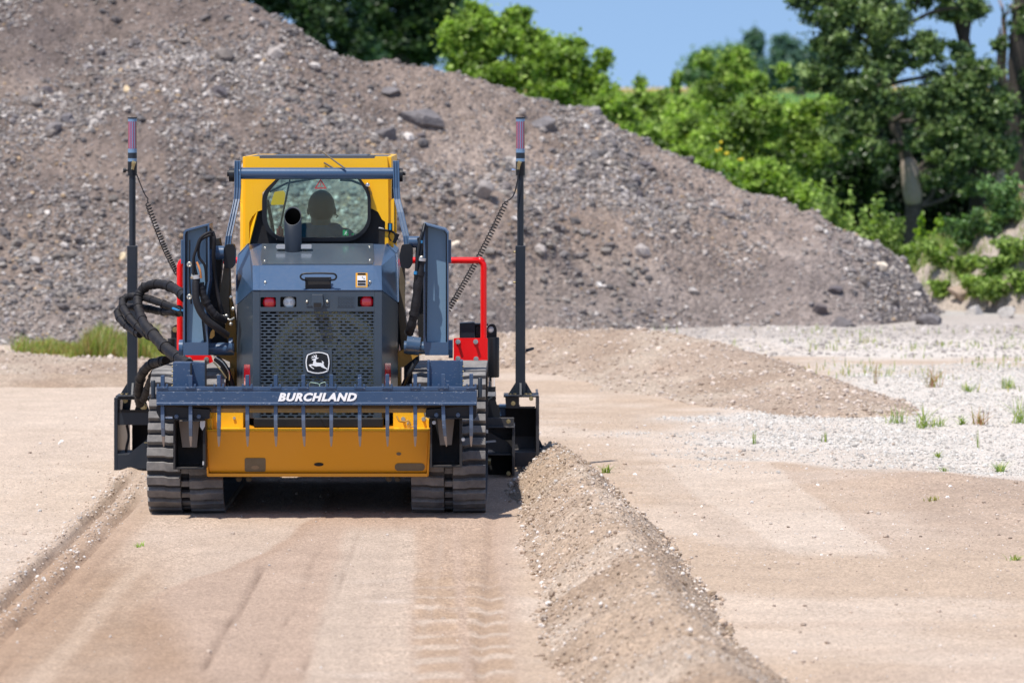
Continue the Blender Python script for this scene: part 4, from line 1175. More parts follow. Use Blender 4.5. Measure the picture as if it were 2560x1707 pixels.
n = 9000
px = r.uniform(4.5, 8.2, n); py = r.uniform(50.0, 53.4, n); pz = bank_z(px, py)
k = (pz > .12) & (fbm(px, py, .7, 4, 930) > -.12); px, py, pz = px[k], py[k], pz[k]
blades('grass', np.stack([px, py, pz - .02], -1), np.full(len(px), .16), [(.12, .22, .05), (.2, .3, .07), (.32, .40, .12), (.42, .40, .2)], 'thin grass growing over the sandy bank', 33, .006, kind='stuff', lean=.7)
# ------------------------------------------------------------------ the track loader
LO = thing('track_loader', (-1.16, 26.9, 0), 'yellow and slate grey compact track loader seen from behind, driving away', 'track loader')
YR = 25.75
# rear body panels
m = MB()
m.pb(632, 650, 727, 1046, YR, .02)
m.pb(936, 955, 727, 1046, YR, .02)
m.pp([(650, 727), (936, 727), (936, 778), (650, 778)], YR, .02, [
    rrect(651, 743, 690, 768, 3), rrect(700.5, 742, 741, 768, 3), rrect(894, 741, 934, 767, 3)])
# chamfered sides
def quad3(m, a, b, c, d, th=.012):
    a, b, c, d = map(Vector, (a, b, c, d)); n = (b - a).cross(d - a).normalized() * th
    m.add([a, b, c, d, a - n, b - n, c - n, d - n], [(0, 1, 2, 3), (7, 6, 5, 4), (0, 4, 5, 1), (1, 5, 6, 2), (2, 6, 7, 3), (3, 7, 4, 0)])
quad3(m, P(592, 763, 26.12), P(592, 1046, 26.12), P(632, 1046, YR + .002), P(632, 727, YR + .002))
quad3(m, P(955, 727, YR + .002), P(955, 1046, YR + .002), P(994, 1046, 26.12), P(994, 757, 26.12))
a = P(592, 763, 26.125); b = P(592, 1046, 26.125)
m.box(a.x, a.x + .015, 26.125, 27.1, b.z, a.z - .01)
a = P(994, 757, 26.125); m.box(a.x - .015, a.x, 26.125, 27.1, b.z, a.z - .01)
m.build('rear_body', M['greydk'], LO, .003)
# perforated grille: tiles with an oval slot
def slots(m, u0, u1, v0, v1, pu, pv, sw, sh, Y, th=.004):
    s = Y / F; rows = int(round((v1 - v0) / pv)); pv = (v1 - v0) / rows
    def V(u, v): return P(u, v, Y)
    def tile(a, b, c, d):
        cu, cv = (a + b) / 2, (c + d) / 2; w = min(sw, (b - a) * .76) / 2; h = sh / 2; r = h
        inner = [(cu - w + r, cv - h), (cu + w - r, cv - h), (cu + w, cv - h * .3), (cu + w, cv + h * .3), (cu + w - r, cv + h), (cu - w + r, cv + h), (cu - w, cv + h * .3), (cu - w, cv - h * .3)]
        outer = [(cu - w + r, c), (cu + w - r, c), (b, c), (b, d), (cu + w - r, d), (cu - w + r, d), (a, d), (a, c)]
        vs = [V(*q) for q in outer] + [V(*q) for q in inner] + [V(*q) + Vector((0, th, 0)) for q in inner]
        fs = []
        for k in range(8):
            j = (k + 1) % 8
            fs.append((k, 8 + k, 8 + j, j)); fs.append((8 + k, 16 + k, 16 + j, 8 + j))
        m.add(vs, fs)
    for i in range(rows):
        c, d = v0 + i * pv, v0 + (i + 1) * pv
        off = (i % 2) * pu / 2
        x = u0
        if off: tile(u0, u0 + off, c, d); x = u0 + off
        while x < u1 - 1:
            e = min(x + pu, u1)
            if e - x > 4: tile(x, e, c, d)
            x = e
m = MB(); slots(m, 650, 936, 778, 1045.5, 22.0, 7.64, 17.4, 4.5, YR + .006)
GRL = m.build('engine_grille', M['greydk'], LO)
m = MB(); m.pp(rrect(842, 740, 887, 768, 2), YR - .002, .0015, [rrect(844, 742, 885, 766, 1)]); slots(m, 844, 885, 742, 766, 8.2, 3.43, 6.2, 2.1, YR - .003, .003); m.build('speaker_vent', M['greydk'], LO)
m = MB(); m.pb(652, 690, 744, 767, YR + .045, .01); m.pb(701, 740, 743, 767, YR + .045, .01); m.pb(895, 933, 742, 766, YR + .045, .01)
m.pb(840, 890, 736, 772, YR + .001, .001)
m.box(P(650, 0, 26).x, P(936, 0, 26).x, 26.35, 26.38, .45, 1.30)
m.box(P(640, 0, 26).x, P(646, 0, 26).x, 25.78, 26.38, .45, 1.30); m.box(P(940, 0, 26).x, P(946, 0, 26).x, 25.78, 26.38, .45, 1.30)
m.build('engine_bay', M['blackx'], LO)
m = MB(); c = P(818, 905, 25.82); m.ring(c, (0, 1, 0), .30, .035, 40, 8); m.ring(c + Vector((0, .03, 0)), (0, 1, 0), .17, .02, 32, 6)
for k in range(9):
    a = k * 2 * math.pi / 9; d = Vector((math.cos(a), 0, math.sin(a))); t = Vector((-d.z, 0, d.x))
    m.obox(c + d * .17 + Vector((0, .05, 0)), d, Vector((0, 1, 0)), t, .13, .006, .035)
m.cyl(c + Vector((0, -.01, 0)), c + Vector((0, .08, 0)), .06)
m.box(c.x - .30, c.x + .26, 25.96, 25.98, c.z - .30, c.z + .34)
m.build('fan', M['shroud'], LO)

# hood
YD = 26.65
m = MB()
L1, L2 = P(648, 664, 25.97), P(935, 664, 25.97)
B1, B2 = P(648, 724, YR + .005), P(935, 724, YR + .005)
D1, D2 = P(654, 609.5, YD), P(934, 609.5, YD)
def face(m, *pts): m.add([Vector(p) for p in pts], [tuple(range(len(pts)))])
hv = [D1, L1, L2, D2]
face(m, *hv); face(m, L1, B1, B2, L2)
for sgn in (0, 1):
    if sgn == 0:
        E, Fp, G, K, N, Q = P(622, 611, YD), P(631, 664, 26.0), P(632, 725, YR + .01), P(592, 761, 26.12), P(593, 677, 26.45), P(597, 638, 26.62)
        a, b, d = D1, L1, B1
        fl = [(E, Fp, b, a), (Fp, G, d, b), (Fp, E, Q, N, K, G)]
    else:
        E, Fp, G, K, N, Q = P(965, 611, YD), P(954, 664, 26.0), P(955, 725, YR + .01), P(994, 755, 26.12), P(993, 677, 26.45), P(990, 634, 26.62)
        a, b, d = D2, L2, B2
        fl = [(a, b, Fp, E), (b, d, G, Fp), (G, K, N, Q, E, Fp)]
    for f in fl: face(m, *f)
    back = [Vector((K.x, 27.1, K.z)), Vector((N.x, 27.1, N.z + .01)), Vector((Q.x, 27.1, Q.z + .01)), Vector((E.x, 27.1, E.z + .01))]
    ks = [K, N, Q, E]
    for i in range(3):
        f = (ks[i], ks[i + 1], back[i + 1], back[i]); face(m, *(f if sgn == 1 else tuple(reversed(f))))
face(m, P(622, 611, YD), D1, D2, P(965, 611, YD), P(965, 607, 27.1), P(622, 607, 27.1))
# underside lip
lipa, lipb = P(632, 726.5, YR - .004), P(955, 726.5, YR - .004)
m.box(lipa.x, lipb.x, YR - .004, YR + .03, lipa.z - .0, lipa.z + .006)
HOOD = m.build('hood', M['grey'], LO)
sol = HOOD.modifiers.new('thick', 'SOLIDIFY'); sol.thickness = .008; sol.offset = -1
bv = HOOD.modifiers.new('bevel', 'BEVEL'); bv.width = .004; bv.segments = 2; bv.limit_method = 'ANGLE'; bv.angle_limit = .5
# glossy deck inset, a sheet just above the hood top
nrm = (L1 - D1).cross(L2 - D1).normalized(); nrm = nrm if nrm.z > 0 else -nrm
ins = MB()
def deck(u, v):
    # point of the deck plane seen at u,v
    o = Vector((0, 0, H)); d = Vector(((u - 1280) / F, 1, -(v - HY) / F)); t = (D1 - o).dot(nrm) / d.dot(nrm); return o + d * t + nrm * .005
q = [(655, 611), (933, 611), (935, 650), (931, 662), (656, 662), (652, 650)]
ins.add([deck(*p) for p in q] + [deck(*p) - nrm * .004 for p in q], [tuple(reversed(range(6)))] + [(i, (i + 1) % 6, 6 + (i + 1) % 6, 6 + i) for i in range(6)])
ins.build('deck_panel', paint('deck_black', (.045, .075, .11), .22, dust=.15, coat=.8, updust=.2, dcol=(.30, .28, .26)), HOOD)
m = MB()
for u, v in ((663, 621), (924, 619), (662, 654), (925, 652)): p = deck(u, v); m.ball(p, .010, .010, .006, 10, 6)
for u, v in ((663, 706), (925, 705)): m.ball(P(u, v, YR + .06), .009, .006, .009, 10, 6)
m.build('rivet', M['steel'], HOOD)
m = MB(); hY = YR - .02
m.tube(spline([P(767, 700, hY + .03), P(757, 699, hY), P(751, 692, hY), P(757, 685, hY), P(775, 683.5, hY), P(797, 683, hY), P(820, 683.5, hY), P(836, 685, hY), P(841, 692, hY), P(836, 699, hY), P(824, 700, hY + .03)], 4), .006, 8)
m.pb(762, 828, 693, 704, hY + .045, .02)
m.build('handle', M['black'], HOOD, .002)
m = MB(); m.pb(763, 827, 704, 723, hY + .03, .03); m.build('latch_recess', M['blackx'], HOOD)
# exhaust
m = MB(); s = 26.4 / F
c0 = P(733, 616, 26.4); R_ = 21.7 * s
seg = 28; vs = []; fs = []
topc = P(732, 540, 26.4)
for k in range(seg):
    a = 2 * math.pi * k / seg; ca, sa = math.cos(a), math.sin(a)
    vs.append((c0.x + R_ * ca, 26.4 + R_ * sa, c0.z - .04))
for k in range(seg):
    a = 2 * math.pi * k / seg; ca, sa = math.cos(a), math.sin(a)
    vs.append((topc.x + R_ * ca, 26.4 + R_ * sa, topc.z + .056 * sa))
for k in range(seg):
    a = 2 * math.pi * k / seg; ca, sa = math.cos(a), math.sin(a)
    vs.append((topc.x + R_ * .92 * ca, 26.4 + R_ * .92 * sa, topc.z + .056 * sa * .92 - .001))
for k in range(seg):
    a = 2 * math.pi * k / seg; ca, sa = math.cos(a), math.sin(a)
    vs.append((c0.x + R_ * .92 * ca, 26.4 + R_ * .92 * sa, c0.z - .03))
for i in range(3):
    for k in range(seg):
        k2 = (k + 1) % seg; fs.append((i * seg + k, i * seg + k2, (i + 1) * seg + k2, (i + 1) * seg + k))
m.add(vs, fs, True)
EX = m.build('exhaust_pipe', M['mast'], LO)
m = MB(); vb = []
for zk, sk in ((0, 1), (-.14, 0)):
    for k in range(seg):
        a = 2 * math.pi * k / seg; ca, sa = math.cos(a), math.sin(a)
        vb.append((topc.x + R_ * .90 * ca, 26.4 + R_ * .90 * sa, topc.z + .056 * sa * .90 * sk - .004 + zk))
m.add(vb, [(k, seg + k, seg + (k + 1) % seg, (k + 1) % seg) for k in range(seg)] + [tuple(range(seg, 2 * seg))], True); m.build('pipe_bore', M['bore_shade'], EX)
m = MB(); a = c0; m.prism([P(u, v, 26.38) for u, v in rrect(690, 612, 779, 622, 4)], .06); m.build('exhaust_base', M['plate'], EX)
# decal, badge, lamps
m = MB(); DY = YR + .025
m.pp(rrect(889, 682, 919, 719, 2), DY, .003); DEC = m.build('warning_decal', M['orange'], LO)
m = MB(); m.pb(893, 915, 689, 715, DY - .0015, .001); m.build('decal_face', M['white'], DEC)
m = MB(); m.pb(894, 914, 701, 706, DY - .003, .001); m.pb(894, 914, 708, 713, DY - .003, .001)
m.pb(905, 907, 692, 694, DY - .003, .001); m.pb(909, 911, 695, 698, DY - .003, .001); m.pb(894, 914, 683, 687, DY - .003, .001); m.build('decal_text', M['black'], DEC, split=False)
def lens(u, v, w_, mat, nm, cut):
    m = MB(); c = P(u, v, YR + .036); s = YR / F
    m.ball(c, w_ * s / 2, .014, w_ * s / 2, 24, 12)
    o = m.build(nm, mat, LO); return o
lens(673.5, 756, 34, M['lensr'], 'tail_light', 0); lens(917, 755, 34, M['lensr'], 'tail_light', 0)
o = lens(723, 755.5, 31, M['lensw'], 'reverse_lamp', 0)
m = MB(); m.cyl(P(716.5, 756, YR + .03), P(716.5, 756, YR + .019), .011, 14); m.cyl(P(729.5, 756, YR + .03), P(729.5, 756, YR + .019), .011, 14); m.build('bulb', M['plate'], o)
m = MB(); m.pp([(780, 737), (806, 737), (808, 760), (804, 770), (784, 770), (779, 760)], YR - .07, .07); CAM = m.build('camera_housing', M['greydk'], LO, .004)
m = MB(); m.pb(784, 803, 757, 768, YR - .073, .003); m.build('lens', M['blackx'], CAM)
m = MB(); m.pp(rrect(765, 747, 823, 765, 3), YR - .005, .005); m.build('mounting_plate', M['greydk'], CAM)
m = MB()
for u in (767.5, 818): m.ball(P(u, 754, YR - .006), .009, .006, .009, 12, 6)
m.build('screw', M['steel'], CAM)
m = MB()
eo = rpoly([(767.2, 885.8), (782, 880.5), (795, 879), (808, 880.2), (820.4, 884.8), (823.6, 896), (824.4, 908), (823, 918), (820.6, 928.4), (808, 932.8), (795, 934.4), (783, 933.3), (767.8, 928.8), (764.3, 917), (763.3, 905), (764.3, 896)], 2, 2)
def scl(pts, k, c=(794, 906.6)): return [(c[0] + (u - c[0]) * k, c[1] + (v - c[1]) * k) for u, v in pts]
m.pb(758, 830, 874, 940, YR + .001, .004)
m.build('badge_plate', M['greydk'], GRL)
m = MB(); m.pp(scl(eo, 1.045), YR - .004, .005); EM = m.build('emblem', M['black'], LO)
m = MB(); m.pp(scl(eo, .985), YR - .006, .0015, [scl(eo, .895)])
deer = [(493, 950), (530, 918), (600, 900), (712, 905), (735, 800), (770, 690), (700, 685), (655, 645), (690, 620), (780, 597), (858, 572), (870, 545), (845, 520), (760, 530), (650, 560), (615, 545), (700, 510), (690, 480), (632, 450), (700, 450), (750, 490), (800, 480), (775, 420), (715, 385), (780, 388), (830, 430), (860, 462), (890, 465), (895, 420), (880, 380), (850, 355), (900, 350), (940, 400), (945, 480), (940, 550), (990, 545), (1055, 538), (1010, 580), (950, 605), (908, 612), (888, 720), (905, 790), (940, 815), (1060, 820), (1180, 826), (1245, 840), (1255, 800), (1210, 700), (1260, 725), (1320, 780), (1345, 825), (1300, 870), (1340, 940), (1370, 1030), (1400, 1070), (1470, 1100), (1520, 1160), (1585, 1270), (1540, 1290), (1500, 1215), (1440, 1160), (1300, 1110), (1200, 1060), (1140, 1015), (1010, 1018), (900, 1035), (780, 1005), (690, 978), (605, 980), (640, 1030), (700, 1080), (755, 1110), (800, 1165), (760, 1172), (650, 1110), (560, 1040)]
m.pp([(750 + a / 22.4, 870 + b / 22.4) for a, b in deer], YR - .006, .0015)
m.build('deer_mark', M['white'], EM)
# reflectors: set on the chamfers
for (u0, u1, v0, v1, s_) in ((610, 624, 911, 962, -1), (963, 977, 908, 960, 1)):
    m = MB()
    ya = 26.12 - (.37) * (u0 - 592) / 40 if s_ < 0 else YR + .37 * (u0 - 955) / 39
    yb_ = 26.12 - (.37) * (u1 - 592) / 40 if s_ < 0 else YR + .37 * (u1 - 955) / 39
    e = -.006
    quad3(m, P(u0, v0, ya + e - .002), P(u0, v1, ya + e - .002), P(u1, v1, yb_ + e - .002), P(u1, v0, yb_ + e - .002), .002)
    m.build('reflector', M['lensr'], LO)

# yellow tail: upper lit notch plates, sloping counterweight, lip
YT, YB = 25.56, 25.655
m = MB()
pts_t = [P(517, 1078, YT), P(1072, 1076, YT)]; zt = pts_t[0].z
bl, br = P(522, 1181, YB), P(1067, 1181, YB)
m.add([(pts_t[0].x, YT, zt), (bl.x, YB, bl.z), (br.x, YB, bl.z), (pts_t[1].x, YT, zt), (pts_t[0].x, YT + .1, zt), (bl.x, YB + .1, bl.z), (br.x, YB + .1, bl.z), (pts_t[1].x, YT + .1, zt)],
      [(0, 1, 2, 3), (7, 6, 5, 4), (0, 4, 5, 1), (3, 2, 6, 7), (0, 3, 7, 4), (1, 5, 6, 2)])
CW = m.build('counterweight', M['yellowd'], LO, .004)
m = MB(); m.box(bl.x - .003, br.x + .003, YB - .02, YB + .16, bl.z - .022, bl.z - .003)
m.add([(pts_t[0].x - .012, YT - .006, zt + .01), (bl.x - .010, YB - .012, bl.z - .02), (bl.x, YB - .012, bl.z - .02), (pts_t[0].x, YT - .006, zt + .01), (pts_t[0].x - .012, YT + .3, zt + .01), (bl.x - .01, YB + .2, bl.z - .02), (bl.x, YB + .2, bl.z - .02), (pts_t[0].x, YT + .3, zt + .01)],
      [(0, 1, 2, 3), (0, 4, 5, 1), (3, 2, 6, 7), (0, 3, 7, 4)])
m.add([(pts_t[1].x, YT - .006, zt + .01), (br.x, YB - .012, bl.z - .02), (br.x + .01, YB - .012, bl.z - .02), (pts_t[1].x + .012, YT - .006, zt + .01), (pts_t[1].x, YT + .3, zt + .01), (br.x, YB + .2, bl.z - .02), (br.x + .01, YB + .2, bl.z - .02), (pts_t[1].x + .012, YT + .3, zt + .01)],
      [(0, 1, 2, 3), (0, 4, 5, 1), (3, 2, 6, 7), (0, 3, 7, 4)])
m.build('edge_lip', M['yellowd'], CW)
m = MB(); m.box(pts_t[0].x, pts_t[1].x, YT, YT + .3, zt + .0015, zt + .010)
m.pb(525, 608, 1030, 1078, YT + .12, .3)
a = P(524, 1030, YT + .12); b = P(519, 1080, YT + .02)
m.pp([(983, 1028), (1058, 1028), (1062, 1046), (1072, 1050), (1072, 1076), (983, 1076)], YT + .13, .3)
m.pp([(519, 1046), (529, 1046), (531, 1078), (518, 1078)], YT + .03, .08)
m.build('tail_bracket', M['yellow'], LO, .003)
m = MB()
for u, v in ((1008, 1047), (1059, 1047), (1022, 1059), (586, 1044)): m.bolt(P(u, v, YT + .13), .009, .02)
m.build('bolt', M['steel'], LO)
m = MB(); m.tube(spline([P(992, 1040, YT + .10), P(998, 1052, YT + .09), P(1010, 1054, YT + .1), P(1022, 1052, YT + .10), P(1026, 1066, YT + .1), P(1040, 1066, YT + .1)], 5), .005, 8); m.pb(1018, 1028, 1060, 1072, YT + .10, .02)
m.build('latch', M['amber'], LO)
def oncw(u, v, off=.002):
    # point on the sloping counterweight face
    t = (v - 1078) / (1181 - 1078); Y = YT + (YB - YT) * t; p = P(u, v, Y)
    n = Vector((0, -(zt - bl.z), -(YB - YT))).normalized(); return p + n * off
def cwpatch(name, px, mat, off=.003):
    m = MB(); a = [oncw(u, v, off) for u, v in px]; n = len(a); m.add(a, [tuple(reversed(range(n))) if sum(px[i][0] * px[(i + 1) % n][1] - px[(i + 1) % n][0] * px[i][1] for i in range(n)) > 0 else tuple(range(n))])
    o = m.build(name, mat, CW); return o
cwpatch('worn_patch', rrect(612, 1144, 664, 1178, 4)[::-1], M['wornp'])
cwpatch('worn_patch', rrect(987, 1157, 1062, 1176, 9)[::-1], M['wornp'])
def el(u, v, a, b, n=20): return [(u + a * math.cos(2 * math.pi * k / n), v - b * math.sin(2 * math.pi * k / n)) for k in range(n)]
cwpatch('drain_hole', el(797, 1160, 12, 4.5), M['blackx']); cwpatch('drain_hole', el(997, 1133.5, 6, 4), M['wornp']); cwpatch('drain_hole', el(638, 1167, 10, 5), paint('dust_ring', (.20, .14, .08), .8), .005)
# black tail box above the counterweight
m = MB(); m.pb(634, 958, 1046, 1068, 25.68, .3); m.build('tail_box', M['black'], LO, .006)
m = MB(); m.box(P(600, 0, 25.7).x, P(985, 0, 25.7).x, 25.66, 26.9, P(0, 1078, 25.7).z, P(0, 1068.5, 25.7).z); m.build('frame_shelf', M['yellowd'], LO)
# belly
m = MB(); m.box(P(560, 0, 26.3).x, P(1030, 0, 26.3).x, 25.98, 28.1, .27, .62); m.build('belly_pan', M['blackm'], LO, .01)
m = MB()
for u in (597, 622, 972, 994): m.bolt(P(u, 1196, 25.95) , .013, .02); 
m.box(P(585, 0, 25.96).x, P(640, 0, 25.96).x, 25.952, 26.2, .215, .27); m.box(P(955, 0, 25.96).x, P(1010, 0, 25.96).x, 25.952, 26.2, .215, .27)
m.build('skid_bolt', M['wornp'], LO)

# cab
YC = 26.72
m = MB()
wo = rpoly([(702, 436), (893, 436), (927, 482), (927, 566), (889, 604), (692, 604), (655, 566), (655, 482)], [16, 16, 22, 30, 36, 36, 30, 22], 6)
outer = [(613, 391), (648, 391), (649, 396.5), (936, 396.5), (938, 391), (968, 391), (970, 430), (971, 500), (971, 612), (962, 612), (963, 555), (955, 549), (945, 530), (930, 522), (926, 522), (926, 482), (893, 437), (702, 437), (656, 482), (655, 525), (642, 530), (630, 542), (623, 556), (623, 612), (613, 612)]
m.pp(outer, YC, .03)
CAB = m.build('cab_frame', M['yellow'], LO, .004)
m = MB(); m.pp([(622, 512), (964, 512), (964, 616), (622, 616)], YC + .032, .02, [rpoly([(702, 500), (893, 500), (927, 500), (927, 566), (889, 604), (692, 604), (655, 566), (655, 500)][2:], 20, 4)] if False else [])
blk = [(622, 512), (661, 512), (661, 566), (691, 599), (889, 599), (922, 566), (922, 512), (964, 512), (964, 616), (622, 616)]
m = MB(); m.pp(blk, YC + .032, .02); m.build('rear_bulkhead', M['blackm'], LO)
m = MB()
# side pillars and rails
for sx_, u in ((-1, 606), (1, 966)):
    x = P(u, 0, YC).x
    for (ya, yb_) in ((YC + .03, YC + .09), (27.95, 28.03)):
        m.box(x, x + .03, ya, yb_, .95, 2.10)
    m.box(x, x + .03, YC + .09, 27.95, 2.02, 2.10); m.box(x, x + .03, YC + .09, 27.95, .95, 1.12)
m.box(P(613, 0, YC).x, P(968, 0, YC).x, 27.97, 28.03, 2.02, 2.10)
# outer lower pillar left (lit edge) and right hinge cover
quad3(m, P(601, 449, YC + .10), P(600, 505, YC + .10), P(643, 530, YC - .002), P(627, 449, YC - .002), .01)
quad3(m, P(600, 505, YC + .10), P(600, 640, YC + .10), P(622, 612, YC - .002), P(643, 530, YC - .002), .01)
m.pp(rpoly([(971, 505), (985, 495), (985, 558), (984, 620), (971, 620)], 4, 3), YC + .02, .05)
m.build('cab_pillar', M['yellow'], LO, .003)
m = MB(); xl, xr = P(613, 0, YC).x, P(968, 0, YC).x
m.box(xl + .01, xr - .01, YC + .03, 28.02, 2.065, 2.098)
m.xprism([(YC + .08, 2.099), (YC + .2, 2.102), (27.4, 2.106), (27.85, 2.102), (27.98, 2.099)], xl + .14, xr - .14)
m.build('roof', M['greydk'], LO, .006)
m = MB(); m.pb(649, 936, 390.5, 396, YC + .05, .3); m.build('roof_edge', M['blackm'], LO, .004)
# side screens
m = MB()
for u, o_ in ((606, .012), (966, .012)):
    x = P(u, 0, YC).x + o_
    m.box(x, x + .006, YC + .09, 27.95, 1.12, 1.35)
    for k in range(17): yy = YC + .10 + k * .068; m.box(x, x + .006, yy, yy + .012, 1.35, 2.02)
    for k in range(9): zz = 1.40 + k * .07; m.box(x + .0005, x + .0055, YC + .09, 27.95, zz, zz + .010)
m.build('side_screen', M['blackx'], LO)
inner = rpoly([(706, 440), (889, 440), (919, 486), (919, 562), (884, 594), (694, 594), (667, 562), (667, 486)], [14, 14, 18, 24, 26, 26, 24, 18], 6)
m = MB(); m.pp(wo, YC - .03, .03, [inner]); SEAL = m.build('window_seal', M['black'], LO, .004)
m = MB(); m.pp(scl(inner, 1.01, (793, 517)), YC - .012, .004); WIN = m.build('rear_window', M['glass'], LO)
gy = YC - .0145
m = MB(); m.pp([(801.5, 447), (817, 472), (786, 472)], gy, .0015, [[(801.5, 453), (812, 469), (791, 469)]])
m.pb(800.6, 802.6, 457, 464, gy, .0015); m.pb(800.6, 802.6, 465.5, 467, gy, .0015); m.build('warning_sticker', paint('sticker_red', (.42, .03, .04), .4, bump=0), WIN)
m = MB(); m.pb(857, 871, 575, 589, gy, .0015); o = m.build('exit_sticker', M['green'], WIN)
m = MB(); m.pp([(866, 577), (868, 577), (868, 579), (866.5, 580), (868.5, 583), (867, 583.5), (866, 582), (865, 584), (867, 587), (865.5, 587.5), (863.5, 585), (861.5, 587), (860, 586.5), (863, 583), (863.5, 581), (861.5, 582), (861.5, 580.5), (864.5, 579.5)], gy - .001, .0008); m.build('running_figure', M['cyan'], o)
m = MB(); m.pb(873, 887, 576, 590, gy, .0012); m.build('pale_sticker', M['cyan'], WIN) if False else None
m = MB(); m.pp([(879, 583), (882, 585), (885, 582), (884, 587), (879, 587)], gy, .0012); m.build('pale_sticker', M['green'], WIN)
# cab inside: seat, floor, front window bars, wiper, joystick towers, red bottle, yellow box
m = MB(); m.box(xl + .04, xr - .04, YC + .2, 27.95, .80, .86); m.box(xl + .04, xr - .04, 27.93, 27.97, .86, 1.16); m.build('cab_floor', M['blackm'], LO)
m = MB(); m.box(-1.28, -.98 + .10, 27.02, 27.45, 1.0, 1.16)
m.add([(-1.32, 26.92, 1.12), (-1.06, 26.92, 1.12), (-1.08, 26.86, 1.47), (-1.30, 26.86, 1.47), (-1.32, 27.02, 1.12), (-1.06, 27.02, 1.12), (-1.08, 26.95, 1.47), (-1.30, 26.95, 1.47)], [(0, 1, 2, 3), (7, 6, 5, 4), (0, 4, 5, 1), (2, 6, 7, 3), (1, 5, 6, 2), (0, 3, 7, 4)])
m.box(-1.26, -1.0, 27.0, 27.4, .86, 1.0)
m.build('seat', M['blackm'], LO, .02)
for x in (-1.50, -.80):
    m = MB(); m.box(x - .05, x + .05, 27.0, 27.5, .86, 1.24); JT = m.build('control_tower', M['blackm'], LO, .015)
    m = MB(); m.tube([(x, 27.42, 1.24), (x, 27.44, 1.33), (x, 27.43, 1.38)], [.012, .014, .022], 10); m.build('joystick', M['black'], JT)
m = MB()
m.tube([P(725, 449, 27.2), P(702, 560, 27.2), P(690, 592, 27.2)], .006, 6)
m.tube([P(674, 480, 27.3), P(718, 458, 27.3), P(790, 446, 27.3)], .007, 6)
m.tube([P(668, 500, 27.3), P(680, 560, 27.3), P(684, 592, 27.3)], .012, 6)
m.tube([P(850, 450, 27.0), P(880, 452, 27.0), P(905, 462, 27.0)], .008, 6)
m.build('wiper', M['black'], LO)
m = MB(); m.pp(rpoly([(686, 480), (708, 477), (713, 483), (710, 512), (678, 513), (677, 508)], 3, 3), 28.2, .05); m.build('work_light_bracket', M['yellow'], LO)
m = MB(); m.cyl(P(700, 594, 27.1), P(700, 571, 27.1), .023, 16); m.cyl(P(700, 571, 27.1), P(701, 566, 27.1), .012, 12); o = m.build('red_bottle', M['lensr'], LO)
m = MB(); m.ball(P(919, 463, YC - .05), .015, .015, .015, 14, 8); o = m.build('marker_lamp', M['chrome'], LO)
m = MB(); m.tube([P(919, 463, YC - .03), P(919, 468, YC)], .012, 8); m.tube(spline([P(922, 470, YC - .02), P(926, 480, YC - .02), P(928, 487, YC - .02)], 3), .008, 8); m.build('stem', M['amber'], o)
m = MB(); m.tube([P(801, 377, 26.55), P(862, 421, 26.48)], [.004, .0065], 6); m.tube([P(810, 407, YC - .01), P(832, 420, YC - .02)], .006, 6); m.build('antenna', M['wornp'], LO)
# right cab side clutter
m = MB(); m.pb(969, 981, 558, 578, YC - .03, .03); o = m.build('door_hinge', M['blue'] if False else M['black'], LO, .003)
m = MB(); m.pb(973, 978, 560, 575, YC - .032, .002); m.build('hinge_label', M['blue'], o)
m = MB(); m.pp([(947, 568), (956, 570), (966, 575), (956, 573), (947, 574)], YC - .01, .005); m.build('spout', M['white'], LO)
m = MB(); m.tube(spline([P(947, 573, YC - .01), P(965, 576, YC - .01), P(985, 582, YC - .01), P(994, 600, YC - .01)], 4), .007, 8); m.tube(spline([P(975, 580, YC - .03), P(972, 592, YC - .03), P(978, 603, YC - .03)], 4), .004, 6); m.obox(P(990, 596, YC - .02), Vector((.9, 0, -.4)).normalized(), Vector((0, 1, 0)), Vector((.4, 0, .9)).normalized(), .011, .012, .03); m.build('wiring', M['black'], LO)

# cross tube over the rear of the cab, upper links and towers
YX = 26.52
m = MB(); z = P(0, 434, YX).z; s = YX / F
m.tube([(P(598, 0, YX).x, YX, z), (P(984, 0, YX).x, YX, z)], 14.6 * s, 28); m.build('cross_tube', M['grey'], LO)
m = MB()
for u0, u1 in ((573, 586), (998, 1007)): m.tube([(P(u0, 0, YX).x, YX, z - .01), (P(u1, 0, YX).x, YX, z - .01)], 17 * s, 24)
m.tube([(P(568, 0, YX).x, YX, z), (P(574, 0, YX).x, YX, z)], 8 * s, 8); m.tube([(P(1007, 0, YX).x, YX, z), (P(1014, 0, YX).x, YX, z)], 5 * s, 8)
m.build('pivot_pin', M['black'], LO, .003)
def link_arm(px, Y0, Y1, name='upper_link'):
    """a bent bar of flat plates: px rows (u, v, Y), each with two ribs"""
    m = MB()
    c = [P(*q[:3]) for q in px]
    for off, wd, dep, dy in ((0, .038, .05, .012), (-.016, .006, .06, 0), (.016, .006, .06, 0), (0, .006, .06, 0)):
        pts = []
        L = [p + Vector((off - wd / 2 * 1, dy, 0)) for p in c]; R = [p + Vector((off + wd / 2, dy, 0)) for p in c]
        poly = L + R[::-1]
        n = len(L)
        vs = [q for q in poly] + [q + Vector((0, dep, 0)) for q in poly]; N = len(poly); fs = []
        for i in range(n - 1):
            a, b, c2, d = i, i + 1, N - 2 - i, N - 1 - i
            fs += [(a, b, c2, d), (N + d, N + c2, N + b, N + a)]
        for i in range(N): j = (i + 1) % N; fs.append((j, i, N + i, N + j))
        m.add(vs, fs)
    return m
m = link_arm([(594, 402, 26.5), (594, 470, 26.45), (592, 498, 26.42), (584, 535, 26.36), (572, 590, 26.28), (566, 640, 26.24)], 0, 0); LK1 = m.build('upper_link', M['grey'], LO, .0015)
